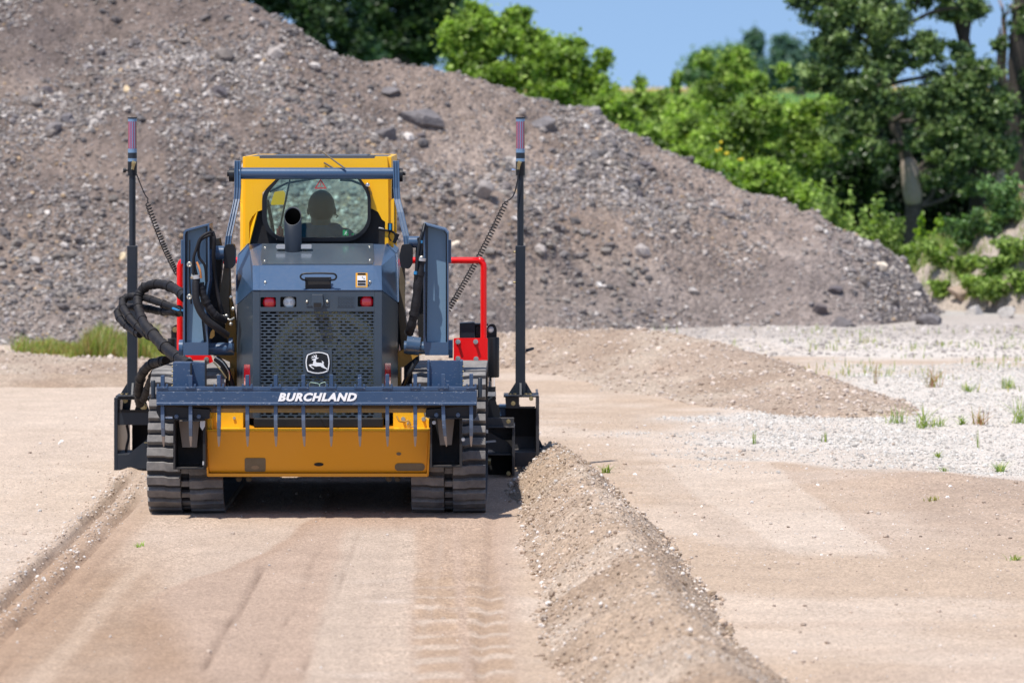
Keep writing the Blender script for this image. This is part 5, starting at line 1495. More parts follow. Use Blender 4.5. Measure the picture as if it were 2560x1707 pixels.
m = link_arm([(990, 402, 26.5), (991, 470, 26.45), (993, 498, 26.42), (1001, 530, 26.36), (1015, 590, 26.28), (1021, 640, 26.24)], 0, 0); LK2 = m.build('upper_link', M['grey'], LO, .0015)
for L_, us in ((LK1, (557, 588, 573)), (LK2, (998, 1032, 1014))):
    m = MB(); m.pp(rpoly([(us[0] + 6, 612), (us[1] - 4, 610), (us[1], 625), (us[1] - 1, 660), (us[1] - 8, 672), (us[0] + 4, 670), (us[0], 640)], 5, 3), 26.2, .10); m.build('link_end', M['black'], L_, .006)
# yellow and dark lower link castings beside the engine
m = MB()
m.pp([(560, 665), (574, 668), (572, 760), (576, 800), (556, 800), (548, 740)], 26.25, .08)
m.pp([(1000, 668), (1012, 668), (1012, 770), (1020, 860), (1004, 880), (996, 780)], 26.3, .08)
m.build('lower_link', M['wornp'], LO, .006)
m = MB()
m.pp([(566, 670), (574, 672), (576, 740), (588, 790), (592, 860), (592, 968), (578, 968), (574, 900), (560, 860), (566, 780)], 26.32, .12)
m.pp([(996, 880), (1012, 872), (1056, 868), (1058, 884), (1040, 892), (1008, 918), (1000, 918), (1002, 968), (994, 968), (994, 870)], 26.2, .12)
m.pp([(512, 882), (570, 884), (592, 880), (592, 920), (575, 905), (540, 890)], 26.25, .12)
m.pp([(575, 922), (586, 920), (586, 968), (578, 968), (574, 950)], 26.2, .05)
m.build('frame_casting', M['amber'], LO, .008)
# lift arm towers: channel plates
def tower(px_outer, px_panel, rim, name='lift_arm'):
    m = MB(); Y0 = 25.95
    m.pp(px_outer, Y0, .30, [rim]); o = m.build(name, M['grey'], LO, .003)
    m = MB(); m.pp(rim, Y0 + .085, .02); m.build('back_plate', M['greydk'], o)  # dark backing stands in for the shadow of the rim
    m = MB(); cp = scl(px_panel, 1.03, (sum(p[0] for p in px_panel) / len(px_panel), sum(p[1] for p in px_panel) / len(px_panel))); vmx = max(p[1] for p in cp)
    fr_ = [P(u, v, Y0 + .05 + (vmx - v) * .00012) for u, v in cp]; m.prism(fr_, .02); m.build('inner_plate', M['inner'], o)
    return o
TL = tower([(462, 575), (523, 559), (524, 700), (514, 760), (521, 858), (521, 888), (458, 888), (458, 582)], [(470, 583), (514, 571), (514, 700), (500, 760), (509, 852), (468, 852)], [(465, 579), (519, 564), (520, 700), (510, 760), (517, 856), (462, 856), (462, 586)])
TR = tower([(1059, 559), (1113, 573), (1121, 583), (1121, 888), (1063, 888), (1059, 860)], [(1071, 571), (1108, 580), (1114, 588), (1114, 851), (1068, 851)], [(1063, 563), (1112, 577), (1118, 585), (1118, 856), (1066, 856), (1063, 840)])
m = MB(); m.tube([P(456, 872, 26.05), P(585, 872, 26.05)], .038, 22); m.cyl(P(448, 870, 26.05), P(458, 870, 26.05), .05, 22); m.cyl(P(572, 866, 26.05), P(582, 866, 26.05), .052, 22); m.build('pivot_boss', M['grey'], TL)
m = MB(); m.tube([P(1010, 868, 26.05), P(1128, 872, 26.05)], .038, 22); m.cyl(P(1122, 872, 26.05), P(1132, 872, 26.05), .055, 22); m.cyl(P(1016, 862, 26.05), P(1050, 866, 26.05), .055, 22); m.build('pivot_boss', M['grey'], TR)
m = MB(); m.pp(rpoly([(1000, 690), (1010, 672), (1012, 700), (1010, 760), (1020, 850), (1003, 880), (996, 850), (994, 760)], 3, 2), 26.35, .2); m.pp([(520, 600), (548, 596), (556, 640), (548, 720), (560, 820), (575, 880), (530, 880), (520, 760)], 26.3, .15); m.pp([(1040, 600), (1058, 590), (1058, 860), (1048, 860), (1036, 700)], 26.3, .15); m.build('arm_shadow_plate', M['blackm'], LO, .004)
m = MB(); m.cyl(P(540, 632, 26.2), P(560, 632, 26.2), .042, 20); m.cyl(P(1022, 605, 26.25), P(1048, 605, 26.25), .035, 20); m.build('link_bushing', M['grey'], LO)
m = MB(); m.pb(1121, 1128, 600, 658, 26.0, .05); m.pb(452, 458, 600, 660, 26.0, .05); m.build('side_pad', M['grey'], LO, .003)
# bright steel clamps and fittings
m = MB()
for u, v in ((474, 661), (474, 742)): m.cyl(P(u, v, 25.86), P(u, v, 25.90), .017, 14); m.ring(P(u, v, 25.86), (0, 1, 0), .012, .005, 16, 6)
for u, v, r_ in ((577, 743, .012), (583, 772, .014), (556, 795, .02), (566, 790, .013), (577, 810, .012), (1054, 645, .016)): m.ball(P(u, v, 25.98), r_, seg=12, rings=8)
m.cyl(P(478, 690, 25.83), P(490, 694, 25.83), .016, 14)
m.tube(spline([P(560, 790, 25.95), P(574, 800, 25.93), P(585, 795, 25.95)], 4), .007, 8)
m.tube(spline([P(534, 890, 25.9), P(556, 905, 25.88), P(572, 930, 25.88), P(573, 950, 25.9)], 4), .004, 6)
m.build('fitting', M['steel'], LO)
m = MB(); m.tube(spline([P(534, 905, 25.88), P(552, 925, 25.86), P(566, 945, 25.86)], 4), .005, 6); m.build('wiring', M['lensr'] if False else M['brass'], LO)
m = MB(); m.pp([(526, 832), (532, 822), (536, 822), (536, 840), (530, 846), (524, 846)], 25.95, .03); m.build('latch', M['amber'], LO, .003)
# hoses beside the engine
def hose(pts, r_, parent, mat='hose', nm='hose', n=8, seg=12, wrap=False):
    m = MB(); sp = pspl(pts, n); k = len(sp)
    rr = [r_ * (1 + (.07 * math.sin(i * 1.9) + .05 * math.sin(i * 5.3 + 1) if wrap else 0)) for i in range(k)]
    m.tube(sp, rr, seg)
    if wrap:
        for i in range(4, k - 3, 9): m.tube([sp[i], sp[i + 1]], [rr[i] * 1.13, rr[i + 1] * 1.13], seg)
    return m.build(nm, M[mat], parent)
hose([(492, 692, 25.82), (489, 720, 25.80), (493, 760, 25.78), (512, 795, 25.78), (540, 818, 25.8), (568, 838, 25.85)], .022, LO)
hose([(500, 708, 25.84), (507, 735, 25.83), (520, 765, 25.83), (540, 790, 25.84), (562, 800, 25.9)], .024, LO, 'hose', 'hose', 8, 12, True)
hose([(532, 583, 25.85), (522, 582, 25.83), (502, 595, 25.82), (491, 622, 25.82), (484, 650, 25.82), (492, 690, 25.84), (498, 706, 25.84)], .009, LO)
hose([(534, 588, 25.87), (520, 590, 25.85), (500, 604, 25.84), (497, 640, 25.84), (512, 665, 25.84), (516, 705, 25.86)], .008, LO)
hose([(531, 580, 25.95), (536, 600, 25.93), (534, 640, 25.95), (538, 700, 26.0), (550, 760, 26.0), (558, 790, 26.0)], .012, LO)
hose([(492, 655, 25.80), (500, 675, 25.79), (503, 695, 25.80)], .006, LO, 'copper')
hose([(482, 655, 25.82), (483, 685, 25.82)], .008, LO, 'black')
hose([(474, 600, 25.9), (474, 700, 25.88), (478, 760, 25.88)], .005, LO, 'black')
hose([(1052, 650, 25.9), (1046, 700, 25.88), (1038, 770, 25.88), (1028, 815, 25.9), (1022, 832, 25.93)], .027, LO, 'hose', 'hose', 6, 14, True)
hose([(1056, 580, 25.9), (1046, 620, 25.87), (1040, 680, 25.86), (1036, 720, 25.88)], .009, LO, 'black')
hose([(1062, 560, 25.95), (1054, 600, 25.9), (1050, 640, 25.88)], .010, LO, 'black')
m = MB(); m.cyl(P(1053, 601, 25.885), P(1052, 608, 25.885), .0115, 10); m.cyl(P(1039, 678, 25.855), P(1038.5, 686, 25.855), .011, 10); m.build('blue_band', M['blue'], LO)
m = MB(); m.cyl(P(1053, 645, 25.89), P(1052, 652, 25.89), .03, 14); m.cyl(P(491, 688, 25.81), P(492, 697, 25.81), .022, 14); m.build('hose_clamp', M['plate'], LO)
m = MB(); m.pp(rpoly([(517, 560), (530, 575), (534, 600), (530, 625), (522, 620)], 3, 2), 26.0, .06); m.pp(rpoly([(1042, 595), (1055, 592), (1058, 612), (1046, 616)], 3, 2), 26.0, .06); m.build('valve_block', M['black'], LO, .004)
hose([(540, 895, 26.0), (560, 915, 25.98), (575, 950, 26.0), (580, 968, 26.0)], .02, LO, 'black')
hose([(1040, 900, 26.0), (1025, 930, 25.98), (1010, 960, 26.0), (1003, 985, 26.0)], .014, LO, 'black')

# tracks
def track(x0, x1, nm='track'):
    root = MB()
    # loop in y,z: rear idler low, sprocket high, front idler
    C = [(25.985, .285, .285), (26.12, .575, .255), (28.05, .50, .27), (28.15, .285, .285)]
    # convex hull of circles sampled
    pts = []
    for cy, cz, r_ in C:
        for k in range(120):
            a = 2 * math.pi * k / 120; pts.append((cy + (r_ - .025) * math.cos(a), cz + (r_ - .025) * math.sin(a)))
    pts = sorted(set(pts))
    def half(ps):
        h = []
        for p in ps:
            while len(h) > 1 and (h[-1][0] - h[-2][0]) * (p[1] - h[-2][1]) - (h[-1][1] - h[-2][1]) * (p[0] - h[-2][0]) <= 0: h.pop()
            h.append(p)
        return h
    lo = half(pts); hi = half(pts[::-1]); hull = lo[:-1] + hi[:-1]
    hp = np.array(hull + [hull[0]]); sl_ = np.r_[0, np.cumsum(np.hypot(*np.diff(hp, axis=0).T))]; tot = sl_[-1]
    npitch = int(round(tot / .0775)); pitch = tot / npitch
    def at(s, off=0.0):
        s = s % tot; y = np.interp(s, sl_, hp[:, 0]); z = np.interp(s, sl_, hp[:, 1])
        y2 = np.interp((s + .01) % tot, sl_, hp[:, 0]); z2 = np.interp((s + .01) % tot, sl_, hp[:, 1])
        y1 = np.interp((s - .01) % tot, sl_, hp[:, 0]); z1 = np.interp((s - .01) % tot, sl_, hp[:, 1])
        t = Vector((0, y2 - y1, z2 - z1)).normalized(); n = Vector((0, t.z, -t.y))
        return Vector((0, y, z)) + n * off, n
    w_ = x1 - x0
    belt = MB()
    def strip(a, b, s0, s1, o0, o1, n, tgt=None):
        vs = []; fs = []
        for i in range(n + 1):
            s_ = s0 + (s1 - s0) * i / n
            pi, _ = at(s_, o0); po, _ = at(s_, o1)
            vs += [(a, pi.y, pi.z), (b, pi.y, pi.z), (b, po.y, po.z), (a, po.y, po.z)]
        for i in range(n):
            for k in range(4):
                k2 = (k + 1) % 4; fs.append((4 * i + k, 4 * i + 4 + k, 4 * i + 4 + k2, 4 * i + k2))
        tgt = belt if tgt is None else tgt
        tgt.add(vs, fs)
        if (s1 - s0) < tot - .01: tgt.add(vs[:4], [(0, 1, 2, 3)]); tgt.add(vs[-4:], [(3, 2, 1, 0)])
    ha, hb_ = x0 + w_ * .445, x0 + w_ * .555
    strip(x0, ha, 0, tot, -.02, 0, npitch * 3); strip(hb_, x1, 0, tot, -.02, 0, npitch * 3)
    strip(ha - .01, hb_ + .01, 0, tot, -.050, -.044, npitch * 2)  # sheet added behind the slots, keeps sun from shining through the loop
    for i in range(npitch): s_ = i * pitch; strip(ha - .001, hb_ + .001, s_, s_ + pitch * .46, -.018, -.001, 2)
    tk = belt.build(nm, M['rubberd'], LO)
    # lugs: stepped blocks, left half and right half shifted by part of a pitch
    for side in (0, 1):
        lug = MB()
        if side:
            for i in range(npitch): s_ = i * pitch; strip(ha + .001, hb_ + .003, s_ + .002, s_ + pitch * .44, 0, .012, 2, lug)
        for i in range(npitch):
            base = i * pitch + (pitch * .12 if side else -pitch * .10)
            if side == 0: xa, xb = x0 - .001, ha - .002; xm1, xm2 = xa + (xb - xa) * .50, xa + (xb - xa) * .64
            else: xa, xb = hb_ + .002, x1 + .001; xm2, xm1 = xa + (xb - xa) * .36, xa + (xb - xa) * .50
            hl = pitch * .36
            prof = [(xa, -hl, hl), (min(xm1, xm2), -hl, hl), (max(xm1, xm2), -hl, hl), (xb, -hl, hl)]
            st = .006
            sh = [0, 0, st, st] if side == 0 else [st, st, 0, 0]
            vs = []
            for (x, a, b), d in zip(prof, sh):
                for sv, off, ins_ in ((a + d, -.004, 0), (b + d, -.004, 0), (b + d, .032, .005), (a + d, .032, -.005)):
                    p, _ = at(base + sv - ins_, off); vs.append((x, p.y, p.z))
            fs = [(0, 1, 2, 3), (15, 14, 13, 12)]
            for j in range(3):
                for k in range(4):
                    k2 = (k + 1) % 4; fs.append((4 * j + k, 4 * j + 4 + k, 4 * j + 4 + k2, 4 * j + k2))
            lug.add(vs, fs)
        lug.build('tread', M['rubber'], tk, .004)
    wh = MB()
    xc = (x0 + x1) / 2
    for cy, cz, r_ in ((25.985, .285, .22), (28.15, .285, .22), (26.12, .575, .19), (28.05, .50, .12)):
        wh.cyl((xc - .06, cy, cz), (xc - .03, cy, cz), r_, 28); wh.cyl((xc + .03, cy, cz), (xc + .06, cy, cz), r_, 28); wh.cyl((xc - .10, cy, cz), (xc + .10, cy, cz), r_ * .35, 20)
    for k in range(4): cy = 26.45 + k * .42; wh.cyl((xc - .09, cy, .13), (xc + .09, cy, .13), .095, 22)
    wh.build('wheel', M['blackm'], tk)
    fr = MB(); fr.box(xc - .05, xc + .05, 26.2, 28.0, .22, .46); fr.build('track_frame', M['blackm'], tk, .01)
    return tk
xa, xb = P(374, 0, 25.9).x, P(562, 0, 25.9).x
track(xa, xb)
track(P(1030, 0, 25.9).x, P(1214, 0, 25.9).x)
# small antenna mast light etc on the fenders
m = MB()
m.pp([(433, 1050), (438, 1050), (438, 1172), (433, 1172)], 25.44, .22); m.pp([(507, 1046), (514, 1046), (514, 1172), (507, 1172)], 25.44, .22)
m.pb(433, 514, 1168, 1173, 25.45, .2); m.pb(438, 507, 1046, 1170, 25.66, .02)
m.pp([(1149, 1045), (1155, 1045), (1155, 1168), (1149, 1168)], 25.44, .22); m.pp([(1075, 1045), (1080, 1045), (1080, 1168), (1075, 1168)], 25.44, .22)
m.pb(1075, 1155, 1163, 1168, 25.45, .2); m.pb(1080, 1149, 1045, 1165, 25.66, .02)
HB = m.build('hitch_bracket', M['blackm'], LO, .002)
m = MB(); m.pp([(447, 1053), (498, 1053), (492, 1118), (456, 1118)], 25.56, .08); m.pp([(1093, 1048), (1136, 1048), (1129, 1112), (1100, 1112)], 25.56, .08)
m.build('hitch_wedge', M['worn'] if False else paint('dusty_steel', (.24, .20, .165), .6, dust=.4), HB, .004)
m = MB(); m.pp([(500, 1052), (513, 1052), (512, 1066), (506, 1076), (500, 1066)], 25.42, .03); m.pb(506, 510, 1153, 1162, 25.42, .01)
m.bolt(P(1158, 1098, 25.44), .008, .01); m.bolt(P(1085, 1056, 25.44), .008, .01); m.build('bolt', M['plate'], HB)
# ------------------------------------------------------------------ scarifier rake on the rear
RY = 25.36
RK_ = thing('rake_attachment', (P(792, 0, RY).x, RY + .1, 0), 'slate blue toothed rake bar mounted across the back of the loader', 'rake')
def zz(v, Y): return H - (v - HY) * Y / F
xl_, xr_ = P(391, 0, RY).x, P(1192, 0, RY).x
m = MB()
m.xprism([(RY, zz(978.5, RY)), (RY, zz(1006, RY)), (RY - .004, zz(1007, RY)), (RY - .004, zz(1012.5, RY)), (RY + .03, zz(1013, RY + .03)), (RY + .16, zz(1031, RY + .16)), (RY + .18, zz(1031, RY + .16)), (RY + .18, zz(975, RY + .18)), (RY + .012, zz(977, RY))], xl_, xr_)
BAR = m.build('rake_bar', M['rake'], RK_, .003)
m = MB(); m.add([(xl_ + .004, RY + .028, zz(1013, RY + .03) - .003), (xr_ - .004, RY + .028, zz(1013, RY + .03) - .003), (xr_ - .004, RY + .184, zz(1031, RY + .16) - .003), (xl_ + .004, RY + .184, zz(1031, RY + .16) - .003), (xl_ + .004, RY + .184, zz(1031, RY + .16) + .02), (xr_ - .004, RY + .184, zz(1031, RY + .16) + .02)], [(0, 3, 2, 1), (3, 4, 5, 2)]); m.build('underside', M['under'], BAR)  # dark sheet added below the bar as its painted shade
m = MB(); m.xprism([(RY + .004, zz(976, RY)), (RY + .004, zz(967, RY)), (RY + .016, zz(966, RY)), (RY + .016, zz(976, RY))], xl_, xr_ - .008)
m.box(xl_, xr_ - .01, RY + .016, RY + .10, zz(972.5, RY), zz(970.5, RY)); m.build('top_rail', M['rake'], RK_, .0015)
tx = [406, 476, 547, 618, 689, 758, 828, 899, 968, 1038, 1108, 1178]
for i, u in enumerate(tx):
    dv = -(u - 406) * .005
    m = MB(); m.pb(u - 4.6, u + 4.6, 939 + dv, 976, RY + .02, .05); m.build('peg', M['rake'], RK_, .0015)
    m = MB(); m.pb(u - 13.5, u - 8.5, 960, 972, RY + .001, .02); m.pb(u + 8.5, u + 13.5, 960, 972, RY + .001, .02); m.pb(u - 13, u + 13, 966.5, 971, RY - .003, .02); m.build('peg_clamp', M['rake'], RK_, .001)
    # curved tooth: grows down and back, narrows to a worn tip
    lean = (3, 1, 0, 1, 1, 3, 0, 1, 1, 0, 8, 0)[i]
    rows = [(1013, 0, 4.6), (1030, .01, 4.6), (1050, .02, 4.6), (1070, .018, 4.4), (1090, .006, 4.1)]
    def toothpart(rows, dep0, dep1):
        m = MB(); vs = []; fs = []
        for k, (v, yy, hw) in enumerate(rows):
            t = (v - 1013) / 100; Y = RY + .03 - yy; p = P(u + lean * t * t, v, Y); w_ = hw * Y / F; dp = dep0 + (dep1 - dep0) * k / (len(rows) - 1)
            vs += [p + Vector((-w_, 0, 0)), p + Vector((w_, 0, 0)), p + Vector((w_, dp, 0)), p + Vector((-w_, dp, 0))]
        for k in range(len(rows) - 1):
            for q in range(4): fs.append((4 * k + q, 4 * k + 4 + q, 4 * k + 4 + (q + 1) % 4, 4 * k + (q + 1) % 4))
        e = 4 * (len(rows) - 1); fs += [(0, 1, 2, 3), (e + 3, e + 2, e + 1, e)]
        return m.add(vs, fs)
    T = toothpart(rows, .05, .035).build('tooth', M['tooth'], RK_, .0015)
    toothpart([(1090.3, .006, 3.7), (1100, -.004, 3.2), (1112, -.02, 2.0), (1116, -.026, 1.2)], .034, .012).build('tip', M['worn'], T, .001)
m = MB()
m.pp(rpoly([(391, 1013), (525, 1024), (525, 1047), (400, 1047), (391, 1030)], 4, 3), RY + .05, .09)
m.pp(rpoly([(1064, 1024), (1192, 1013), (1192, 1040), (1188, 1045), (1064, 1043)], 4, 3), RY + .05, .09)
m.pb(396, 512, 1046.5, 1050, RY + .03, .15); m.pb(1075, 1188, 1043, 1047, RY + .03, .15)
EP = m.build('end_plate', M['black'], RK_, .002)
for u, v in ((441, 1041), (497, 1041), (1091, 1037), (1145, 1037)):
    m = MB(); m.cyl(P(u, v, RY + .05), P(u, v, RY + .035), .012, 18); m.ball(P(u, v, RY + .036), .009, .005, .009, 12, 6); m.build('pin', M['tooth'], EP)
m = MB(); m.pb(413, 431, 1041, 1046, RY + .047, .003); m.build('plate_label', M['white'], EP)
for u, va, vb in ((383, 952, 994), (1200, 946, 993)):
    m = MB(); a = P(u, va, RY + .03); b = P(u, vb, RY + .03); m.tube([b, a, a + Vector((0, 0, .004))], [.0125, .0125, .008], 16); m.build('end_post', M['mast'], RK_)
m = MB(); m.pb(432, 478, 906, 975, RY + .22, .12); m.pp([(478, 906), (514, 908), (514, 976), (478, 976)], RY + .27, .10)
m.pp([(1071, 902), (1156, 901), (1158, 908), (1156, 972), (1071, 972)], RY + .27, .03); m.pb(1068, 1074, 902, 972, RY + .25, .12); m.pb(1150, 1157, 902, 972, RY + .23, .15)
m.box(P(432, 0, 25.5).x, P(514, 0, 25.5).x, RY + .16, RY + .38, zz(985, 25.5), zz(976, 25.5)); m.box(P(1071, 0, 25.5).x, P(1156, 0, 25.5).x, RY + .16, RY + .38, zz(985, 25.5), zz(976, 25.5))
ARM = m.build('mounting_arm', M['rake'], RK_, .003)
m = MB(); m.pb(475.5, 479, 908, 976, RY + .212, .02); m.pb(512, 516, 900, 976, RY + .25, .03); m.build('arm_edge', M['blackm'], ARM)
m = MB()
for v in (916, 928, 940, 952, 964): m.ball(P(1158, v, RY + .23), .005, seg=8, rings=5); m.ball(P(431, v, RY + .23), .006, seg=8, rings=5)
m.build('bolt', M['brass'], ARM)
# lettering
def textmesh(s, name, u0, u1, v0, v1, Y, mat, parent, shear=.32, extr=.002, off=.018):
    cu = bpy.data.curves.new('t', 'FONT'); cu.body = s; cu.extrude = extr; cu.shear = shear; cu.offset = off; cu.resolution_u = 3; cu.space_character = 1.12
    to = bpy.data.objects.new('t', cu); COL.objects.link(to); bpy.context.view_layer.update()
    dg = bpy.context.evaluated_depsgraph_get(); me = bpy.data.meshes.new_from_object(to.evaluated_get(dg))
    bpy.data.objects.remove(to)
    V = np.array([q.co[:] for q in me.vertices]); mn, mx = V.min(0), V.max(0)
    a, b = P(u0, v1, Y), P(u1, v0, Y)
    for q in me.vertices:
        x = a.x + (q.co.x - mn[0]) / (mx[0] - mn[0]) * (b.x - a.x); z = a.z + (q.co.y - mn[1]) / (mx[1] - mn[1]) * (b.z - a.z)
        q.co = (x, Y - (q.co.z - mn[2]), z)
    me.materials.clear(); me.materials.append(M[mat]); me.name = name
    o = bpy.data.objects.new(name, me); return link(o, parent)
textmesh('BURCHLAND', 'lettering', 695, 892, 981.5, 1003, RY - .003, 'white', BAR, .28, .0012, .052)
hose([(774, 968, RY + .3), (775, 957, RY + .25), (786, 957, RY + .2), (797, 960, RY + .2), (801, 970, RY + .2)], .0022, RK_, 'cyan', 'loose_wire', 5, 6)
hose([(797, 968, RY + .25), (800, 960, RY + .2), (808, 956, RY + .2), (814, 957, RY + .2), (813, 968, RY + .22)], .0022, RK_, 'cyan', 'loose_wire', 5, 6)

# ------------------------------------------------------------------ laser grader on the front
GY0 = 28.75
GR_ = thing('laser_grader', (P(817, 0, GY0).x, GY0 + .4, 0), 'black box grader carried on the front of the loader with two tall sensor masts', 'grader')
def mast(u, knob, uk, bolts):
    Y = GY0 + .05; s = Y / F
    m = MB(); a, b = P(u, 614, Y), P(u, 988, Y); hw = 12.4 * s
    m.box(a.x - hw, a.x + hw, Y - hw, Y + hw, b.z, a.z); MA = m.build('mast', M['mast'], GR_, .006)
    m = MB(); m.cyl(P(u, 616, Y), P(u, 436, Y), 8.3 * s, 20); m.build('inner_tube', M['mast'], MA)
    m = MB(); m.cyl(P(u, 439, Y), P(u, 404, Y), 11.6 * s, 24); m.build('clamp_sleeve', M['black'], MA)
    m = MB(); m.cyl(P(u, 404, Y), P(u, 372, Y), 11.2 * s, 28); SN = m.build('laser_sensor', M['sensorb'], MA)
    m = MB(); m.cyl(P(u, 396, Y), P(u, 382, Y), 11.4 * s, 28); m.cyl(P(u, 297, Y), P(u, 293.5, Y), 12.0 * s, 28); m.build('dark_band', M['mast'], SN)
    m = MB(); m.cyl(P(u, 372, Y), P(u, 304, Y), 10.8 * s, 28); m.build('sensor_window', M['sensor'], SN)
    m = MB(); m.cyl(P(u, 304, Y), P(u, 297, Y), 11.2 * s, 28); m.build('sensor_cap', M['sensorb'], SN)
    m = MB()
    for k in (-5.5, 0, 5.5): m.cyl(P(u + k, 372, Y - .027), P(u + k, 304, Y - .027), .0022 if k else .004, 8)
    m.build('receiver_strip', M['sensorb'], SN, split=False)
    m = MB(); d = 2 if knob == 'black' else -4
    m.cyl(P(u + d - 3, 405, Y - .035), P(u + d + 6, 409, Y - .035), .011, 12); m.cyl(P(u + d + 1, 408, Y - .04), P(u + d - 2, 424, Y - .04), .010, 12); m.cyl(P(u + d, 412, Y - .04), P(u + d, 413, Y - .06), .012, 12)
    m.build('connector', M['brass'], MA)
    m = MB(); m.cyl(P(uk, 426, Y), P(u, 426, Y), .006, 10); m.cyl(P(uk, 426, Y), P(uk + 7, 426, Y), .016 if knob == 'black' else .013, 12); m.build('knob', M['black'] if knob == 'black' else M['chrome'], MA)
    m = MB()
    for v in bolts: m.cyl(P(u - 12, v, Y), P(u - 18, v, Y), .007, 8)
    if bolts: m.build('bolt', M['brass'], MA)
    m = MB()
    m.pp([(u - 13, 957), (u - 6, 957), (u - 6, 986), (u - 31, 986)], Y - .01, .012) ; m.pp([(u + 13, 955), (u + 14, 955), (u + 31, 985), (u + 8, 985)], Y - .01, .012)
    a = P(u - 2, 950, Y - .05); b = P(u + 3, 986, Y - .05)
    m.add([(a.x, Y - .015, a.z), (b.x, Y - .015, a.z), (b.x, Y - .015, b.z), (a.x, Y - .015, b.z), (a.x, Y - .10, b.z), (b.x, Y - .10, b.z)], [(0, 3, 4), (1, 5, 2), (0, 4, 5, 1), (3, 2, 5, 4), (0, 1, 2, 3)])
    m.build('gusset', M['mast'], MA)
    m = MB(); a = P(u - 38, 986, Y); b = P(u + 33, 989, Y); m.box(a.x, b.x, Y - .12, Y + .12, b.z, a.z); MP = m.build('mast_foot', M['mast'], MA, .002)
    m = MB()
    for k in (-26, -14, 14, 24): m.cyl(P(u + k, 986, Y - .10), P(u + k, 983, Y - .10), .012, 6)
    m.build('bolt', M['brass'], MP)
    return MA
ML = mast(331, 'black', 308, []); MR = mast(1301, 'steel', 1279, (630, 706))
# coiled cables
def coil(a, b, R, turns, lead, parent):
    a, b = Vector(a), Vector(b); ax = (b - a).normalized(); n = ax.orthogonal().normalized(); c = ax.cross(n); L = (b - a).length
    sag = Vector((0, 0, -.03)); pts = []
    N = turns * 10
    for i in range(N + 1):
        t = i / N; ang = 2 * math.pi * turns * t; f_ = min(1, t * 25, (1 - t) * 25)
        pts.append(a + (b - a) * t + sag * math.sin(math.pi * t) + (n * math.cos(ang) + c * math.sin(ang)) * R * f_)
    m = MB(); m.tube(pspl(lead, 5) + pts[4:], .0042, 6); return m.build('coiled_cable', M['black'], parent)
coil(P(367, 503, 28.75), P(446, 690, 28.5), .016, 30, [(342, 437, 28.75), (350, 458, 28.75), (362, 486, 28.75), (370, 497, 28.75)], ML)
coil(P(1269, 499, 28.75), P(1105, 800, 28.4), .0165, 46, [(1298, 424, 28.75), (1293, 455, 28.75), (1285, 486, 28.75), (1275, 499, 28.75)], MR)
m = MB(); m.pp([(1314, 873), (1332, 868), (1336, 870), (1334, 874), (1314, 881)], GY0 + .05, .02); m.build('stub', M['mast'], MR)
# end frames
m = MB()
Y = GY0
m.pb(1259, 1347, 989, 993, Y, .3); m.pb(1340, 1348, 990, 1163, Y, .012); a = P(1341, 990, Y); b = P(1347, 1178, Y); m.box(a.x, b.x, Y + .01, Y + 1.0, .04, a.z - .02)
m.pb(1262, 1340, 993, 1020, Y + .012, .01) if False else None
m.pp([(1263, 993), (1298, 993), (1298, 1016), (1338, 1016), (1338, 1020), (1265, 1020)], Y + .02, .02)
m.pb(1267, 1340, 1088, 1131, Y + .35, .02); m.pb(1283, 1340, 1131, 1166, Y + .02, .02); m.box(P(1283, 0, Y).x, P(1340, 0, Y).x, Y + .02, Y + .37, zz(1133, Y), zz(1131, Y))
m.build('end_frame', M['plateg'], GR_, .002)
m = MB(); m.pb(1263, 1340, 1020, 1090, Y + .33, .02); m.pb(1220, 1300, 1012, 1046, Y + .40, .02); m.pb(1262, 1284, 1090, 1180, Y + .30, .02); m.build('end_panel', M['blackx'], GR_)
m = MB(); m.pp([(1348, 1098), (1352, 1104), (1371, 1150), (1352, 1165), (1348, 1165)], Y + .5, .03); m.build('blade_wing', M['mast'], GR_, .002)
m = MB(); m.pb(1247, 1268, 1012, 1018, Y + .3, .1); m.pb(1250, 1266, 1018, 1040, Y + .33, .1); m.build('top_clip', M['rake'], GR_, .002)
m = MB()
m.pb(1218, 1285, 1044, 1066, 28.35, .03); m.pb(1219, 1286, 1066.5, 1069.5, 28.30, .4); m.pb(1280, 1287, 1066, 1188, 28.32, .35); m.pb(1219, 1280, 1070, 1100, 28.6, .02)
m.pp([(1219, 1082), (1226, 1082), (1270, 1105), (1282, 1122), (1282, 1136), (1247, 1136), (1219, 1118)], 28.42, .02)
m.pb(1219, 1286, 1134, 1138, 28.35, .3)
m.pp([(1215, 996), (1220, 996), (1218, 1074), (1213, 1074)], 28.30, .10)
BR = m.build('hitch_frame', M['plateg'], GR_, .003)
m = MB(); m.pb(1217, 1282, 1138, 1190, 28.55, .05); m.pb(1213, 1262, 1190, 1206, 28.55, .3); m.build('hitch_frame_inside', M['blackx'], BR)
m = MB()
for u, v in ((1271, 1053), (1271, 1183), (1283, 1008), (1328, 996)): m.bolt(P(u, v, 28.33), .010, .03)
m.cyl(P(1218, 1151, 28.4), P(1227, 1151, 28.4), .03, 18)
m.build('bolt', M['brass'], BR)
m = MB(); m.pp(rpoly([(1214, 1102), (1238, 1100), (1241, 1104), (1214, 1107)], 1.5, 2), 28.2, .01); m.cyl(P(1216, 1082, 28.3), P(1216, 1074, 28.3), .012, 10); m.build('pin', M['plate'], BR)
m = MB(); m.pp([(1222, 1000), (1236, 990), (1252, 1044), (1219, 1044), (1219, 1010)], 28.40, .03); m.build('ram_bracket', M['black'], BR, .003)
